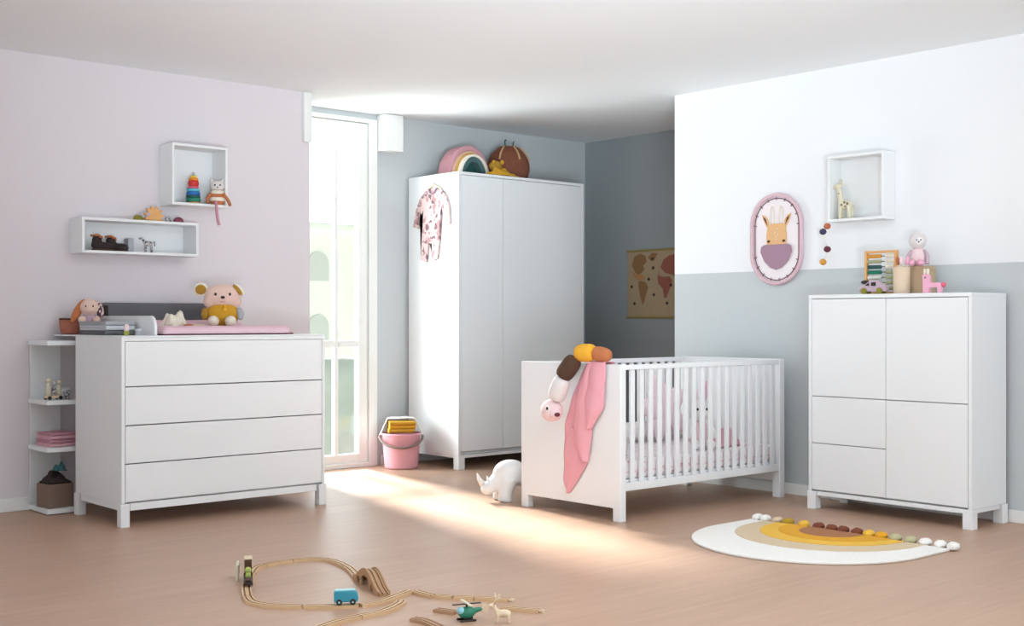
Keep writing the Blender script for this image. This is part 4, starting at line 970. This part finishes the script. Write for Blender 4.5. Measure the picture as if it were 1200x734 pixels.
# blue van
vn = thing('toy_van', 'small blue toy van standing on the front track', 'toy car', (2.628, 3.935, 0.0125), math.atan2(-0.048, 0.08))
MB().prism([(-0.045, 0.010), (0.045, 0.010), (0.048, 0.025), (0.043, 0.048), (0.036, 0.052), (-0.040, 0.052), (-0.045, 0.046)], -0.016, 0.016, 'y').build('van_body', 'teal', vn, bevel=0.004, seg=3)
MB().box(-0.040, 0.036, -0.0145, 0.0145, 0.0525, 0.0565).build('van_roof', 'teal_light', vn, bevel=0.0015)
for x in (-0.026, 0.026):
    for y in (-0.018, 0.018):
        w_ = MB().cyl((x, y-0.003, 0.0115), (x, y+0.003, 0.0115), 0.0112).build('wheel', 'metal_dark', vn)
        MB().cyl((x, y-0.0036, 0.0115), (x, y+0.0036, 0.0115), 0.004).build('hub', 'teal_light', w_)
# engine
en = thing('toy_engine', 'black toy train engine with a lime green driver on the left track', 'toy train', (2.553, 4.545, 0.0125), math.atan2(-0.37, -0.205))
MB().box(-0.11, 0.035, -0.015, 0.015, 0.008, 0.016).build('chassis', 'metal_dark', en, bevel=0.002)
MB().box(-0.108, -0.030, -0.0150, 0.0150, 0.0162, 0.082).cyl((-0.030, 0, 0.034), (-0.012, 0, 0.034), 0.0135).build('boiler', 'brown_dk', en, bevel=0.002)
MB().box(-0.105, -0.036, -0.017, 0.017, 0.0825, 0.088).build('chimney', 'light_wood', en, bevel=0.002)
MB().box(0.040, 0.115, -0.015, 0.015, 0.008, 0.020).build('wagon', 'metal_dark', en, bevel=0.002)
dv = MB().cyl((0.0, 0, 0.0165), (0.0, 0, 0.038), 0.012, 0.010).ell((0.0, 0, 0.047), 0.013).build('driver', 'driver_green', en, smooth=True)
MB().box(0.05, 0.10, -0.012, 0.012, 0.0205, 0.028).build('load', 'brown_dk', en, bevel=0.003)
for x in (-0.09, -0.03, 0.015, 0.055, 0.10):
    for y in (-0.0165, 0.0165): MB().cyl((x, y-0.0015, 0.0085), (x, y+0.0015, 0.0085), 0.0083).build('wheel', 'metal_dark', en)
# signal board beside the engine
sg = thing('toy_signal', 'pale wooden signal board standing on the floor beside the black engine', 'toy', (2.570, 4.665, 0.0), R(60))
MB().box(-0.05, 0.05, -0.006, 0.006, 0.0, 0.070).build('board', 'giraffe', sg, bevel=0.003)
MB().box(-0.015, 0.015, -0.0085, -0.0065, 0.030, 0.060).build('board_panel', 'light_wood', sg)
# green vehicle / robot
gr = thing('toy_robot', 'little green toy helicopter with pale rotor standing by the dark track piece', 'toy', (2.843, 3.470, 0.0), R(-20))
MB().ell((0, 0, 0.030), (0.034, 0.024, 0.022)).tube([(0.02, 0, 0.034), (0.07, 0, 0.040)], [0.012, 0.006], n=12).build('body', 'green_robot', gr, remesh=0.004)
MB().ell((-0.022, 0, 0.038), (0.016, 0.019, 0.014)).build('cabin', 'teal_light', gr, smooth=True)
MB().cyl((0, 0, 0.050), (0, 0, 0.060), 0.004).build('mast', 'metal_dark', gr)
MB().box(-0.055, 0.055, -0.006, 0.006, 0.0602, 0.0635).build('rotor', 'metal_dark', gr, bevel=0.001)
MB().box(-0.006, 0.006, -0.055, 0.055, 0.0640, 0.0670).build('rotor', 'giraffe', gr, bevel=0.001)
MB().cyl((0.07, -0.006, 0.040), (0.07, 0.006, 0.040), 0.015).build('tail_rotor', 'light_wood', gr)
for y in (-0.018, 0.018): MB().tube([(-0.03, y, 0.004), (0.03, y, 0.004)], 0.004, n=8).cyl((-0.012, y, 0.004), (-0.012, y*0.8, 0.018), 0.003, n=8).cyl((0.014, y, 0.004), (0.014, y*0.8, 0.018), 0.003, n=8).build('skid', 'metal_dark', gr)
# wooden animal
an = thing('wooden_reindeer', 'pale wooden reindeer figure with antlers lying nearest the picture bottom', 'figurine', (2.918, 3.352, 0.0), R(-40))
b = MB(); b.ell((0, 0, 0.036), (0.030, 0.013, 0.015)).tube([(-0.022, 0, 0.04), (-0.034, 0, 0.060)], [0.010, 0.008], n=10).ell((-0.040, 0, 0.064), (0.015, 0.009, 0.009))
for x in (-0.02, 0.02):
    for y in (-0.009, 0.009): b.tube([(x, y, 0.036), (x, y, 0.0)], [0.006, 0.005], n=8)
b.build('body', 'light_wood', an, remesh=0.0035, sm_it=2)
for s in (-1, 1):
    MB().tube([(-0.034, s*0.006, 0.070), (-0.026, s*0.020, 0.088), (-0.030, s*0.024, 0.106)], 0.0028, n=8).tube([(-0.026, s*0.020, 0.088), (-0.012, s*0.024, 0.100)], 0.0025, n=8).build('antler', 'light_wood', an, smooth=True)

# ------------------------------------------------------------------ light
def area(name, loc, target, sx, sy, power, col=(1, 1, 1)):
    l = bpy.data.lights.new(name, 'AREA'); l.shape = 'RECTANGLE'; l.size = sx; l.size_y = sy; l.energy = power; l.color = col
    o = bpy.data.objects.new(name, l); C.objects.link(o); o.location = loc
    o.rotation_euler = (Vector(target)-Vector(loc)).to_track_quat('-Z', 'Y').to_euler(); return o
sun = bpy.data.lights.new('sunlight', 'SUN'); sun.energy = 19; sun.angle = R(8.0); sun.color = (1.0, 0.975, 0.95)
so = bpy.data.objects.new('sunlight', sun); C.objects.link(so); so.location = (7, 12, 8)
so.rotation_euler = Vector((-0.18, -1.0, -1.016*math.tan(R(32)))).to_track_quat('-Z', 'Y').to_euler()
area('softbox', (4.4, -1.8, 1.9), (4.8, 6.0, 1.2), 2.4, 1.8, 68, (0.85, 0.94, 1.0))
area('ceiling_bounce', (0.5, -0.3, 0.5), (4.1, 4.5, 3.5), 1.6, 1.2, 62, (0.77, 0.91, 1.0)).data.spread = R(60)  # unseen uplight added to brighten the ceiling
area('window_daylight', (4.0, 8.45, 1.0), (5.5, 6.6, 1.5), 1.0, 1.8, 150, (0.86, 0.95, 1.0))
area('overhead_fill', (3.6, 3.0, 2.6), (3.8, 3.4, 0), 1.6, 1.6, 42, (0.86, 0.94, 1.0))  # added fill from above for floor and rug, no real ceiling lamp

w = bpy.data.worlds.new('World'); bpy.context.scene.world = w; w.use_nodes = True
nt = w.node_tree; bgn = nt.nodes['Background']
tc = nt.nodes.new('ShaderNodeTexCoord'); sp_ = nt.nodes.new('ShaderNodeSeparateXYZ'); nt.links.new(tc.outputs['Generated'], sp_.inputs[0])
mr = nt.nodes.new('ShaderNodeMapRange'); mr.inputs['From Min'].default_value = -0.2; mr.inputs['From Max'].default_value = 0.5
mr.inputs['To Min'].default_value = 0.68; mr.inputs['To Max'].default_value = 4.2
nt.links.new(sp_.outputs['Y'], mr.inputs['Value']); nt.links.new(mr.outputs['Result'], bgn.inputs['Strength'])
bgn.inputs['Color'].default_value = (0.83, 0.935, 1.0, 1)

# ------------------------------------------------------------------ camera
cd = bpy.data.cameras.new('camera'); co = bpy.data.objects.new('camera', cd); C.objects.link(co)
cd.sensor_fit = 'HORIZONTAL'; cd.sensor_width = 36.0; cd.lens = 1439.73/1200*36.0
cd.shift_y = 7.49/1200; cd.clip_start = 0.05; cd.clip_end = 200
co.location = (0, 0, 1.1); co.rotation_euler = (PI/2, 0, -R(41.4444))
sc = bpy.context.scene; sc.camera = co
sc.view_settings.view_transform = 'Standard'; sc.view_settings.look = 'None'; sc.view_settings.gamma = 1; sc.view_settings.use_curve_mapping = False
sc.view_settings.exposure = 0.06
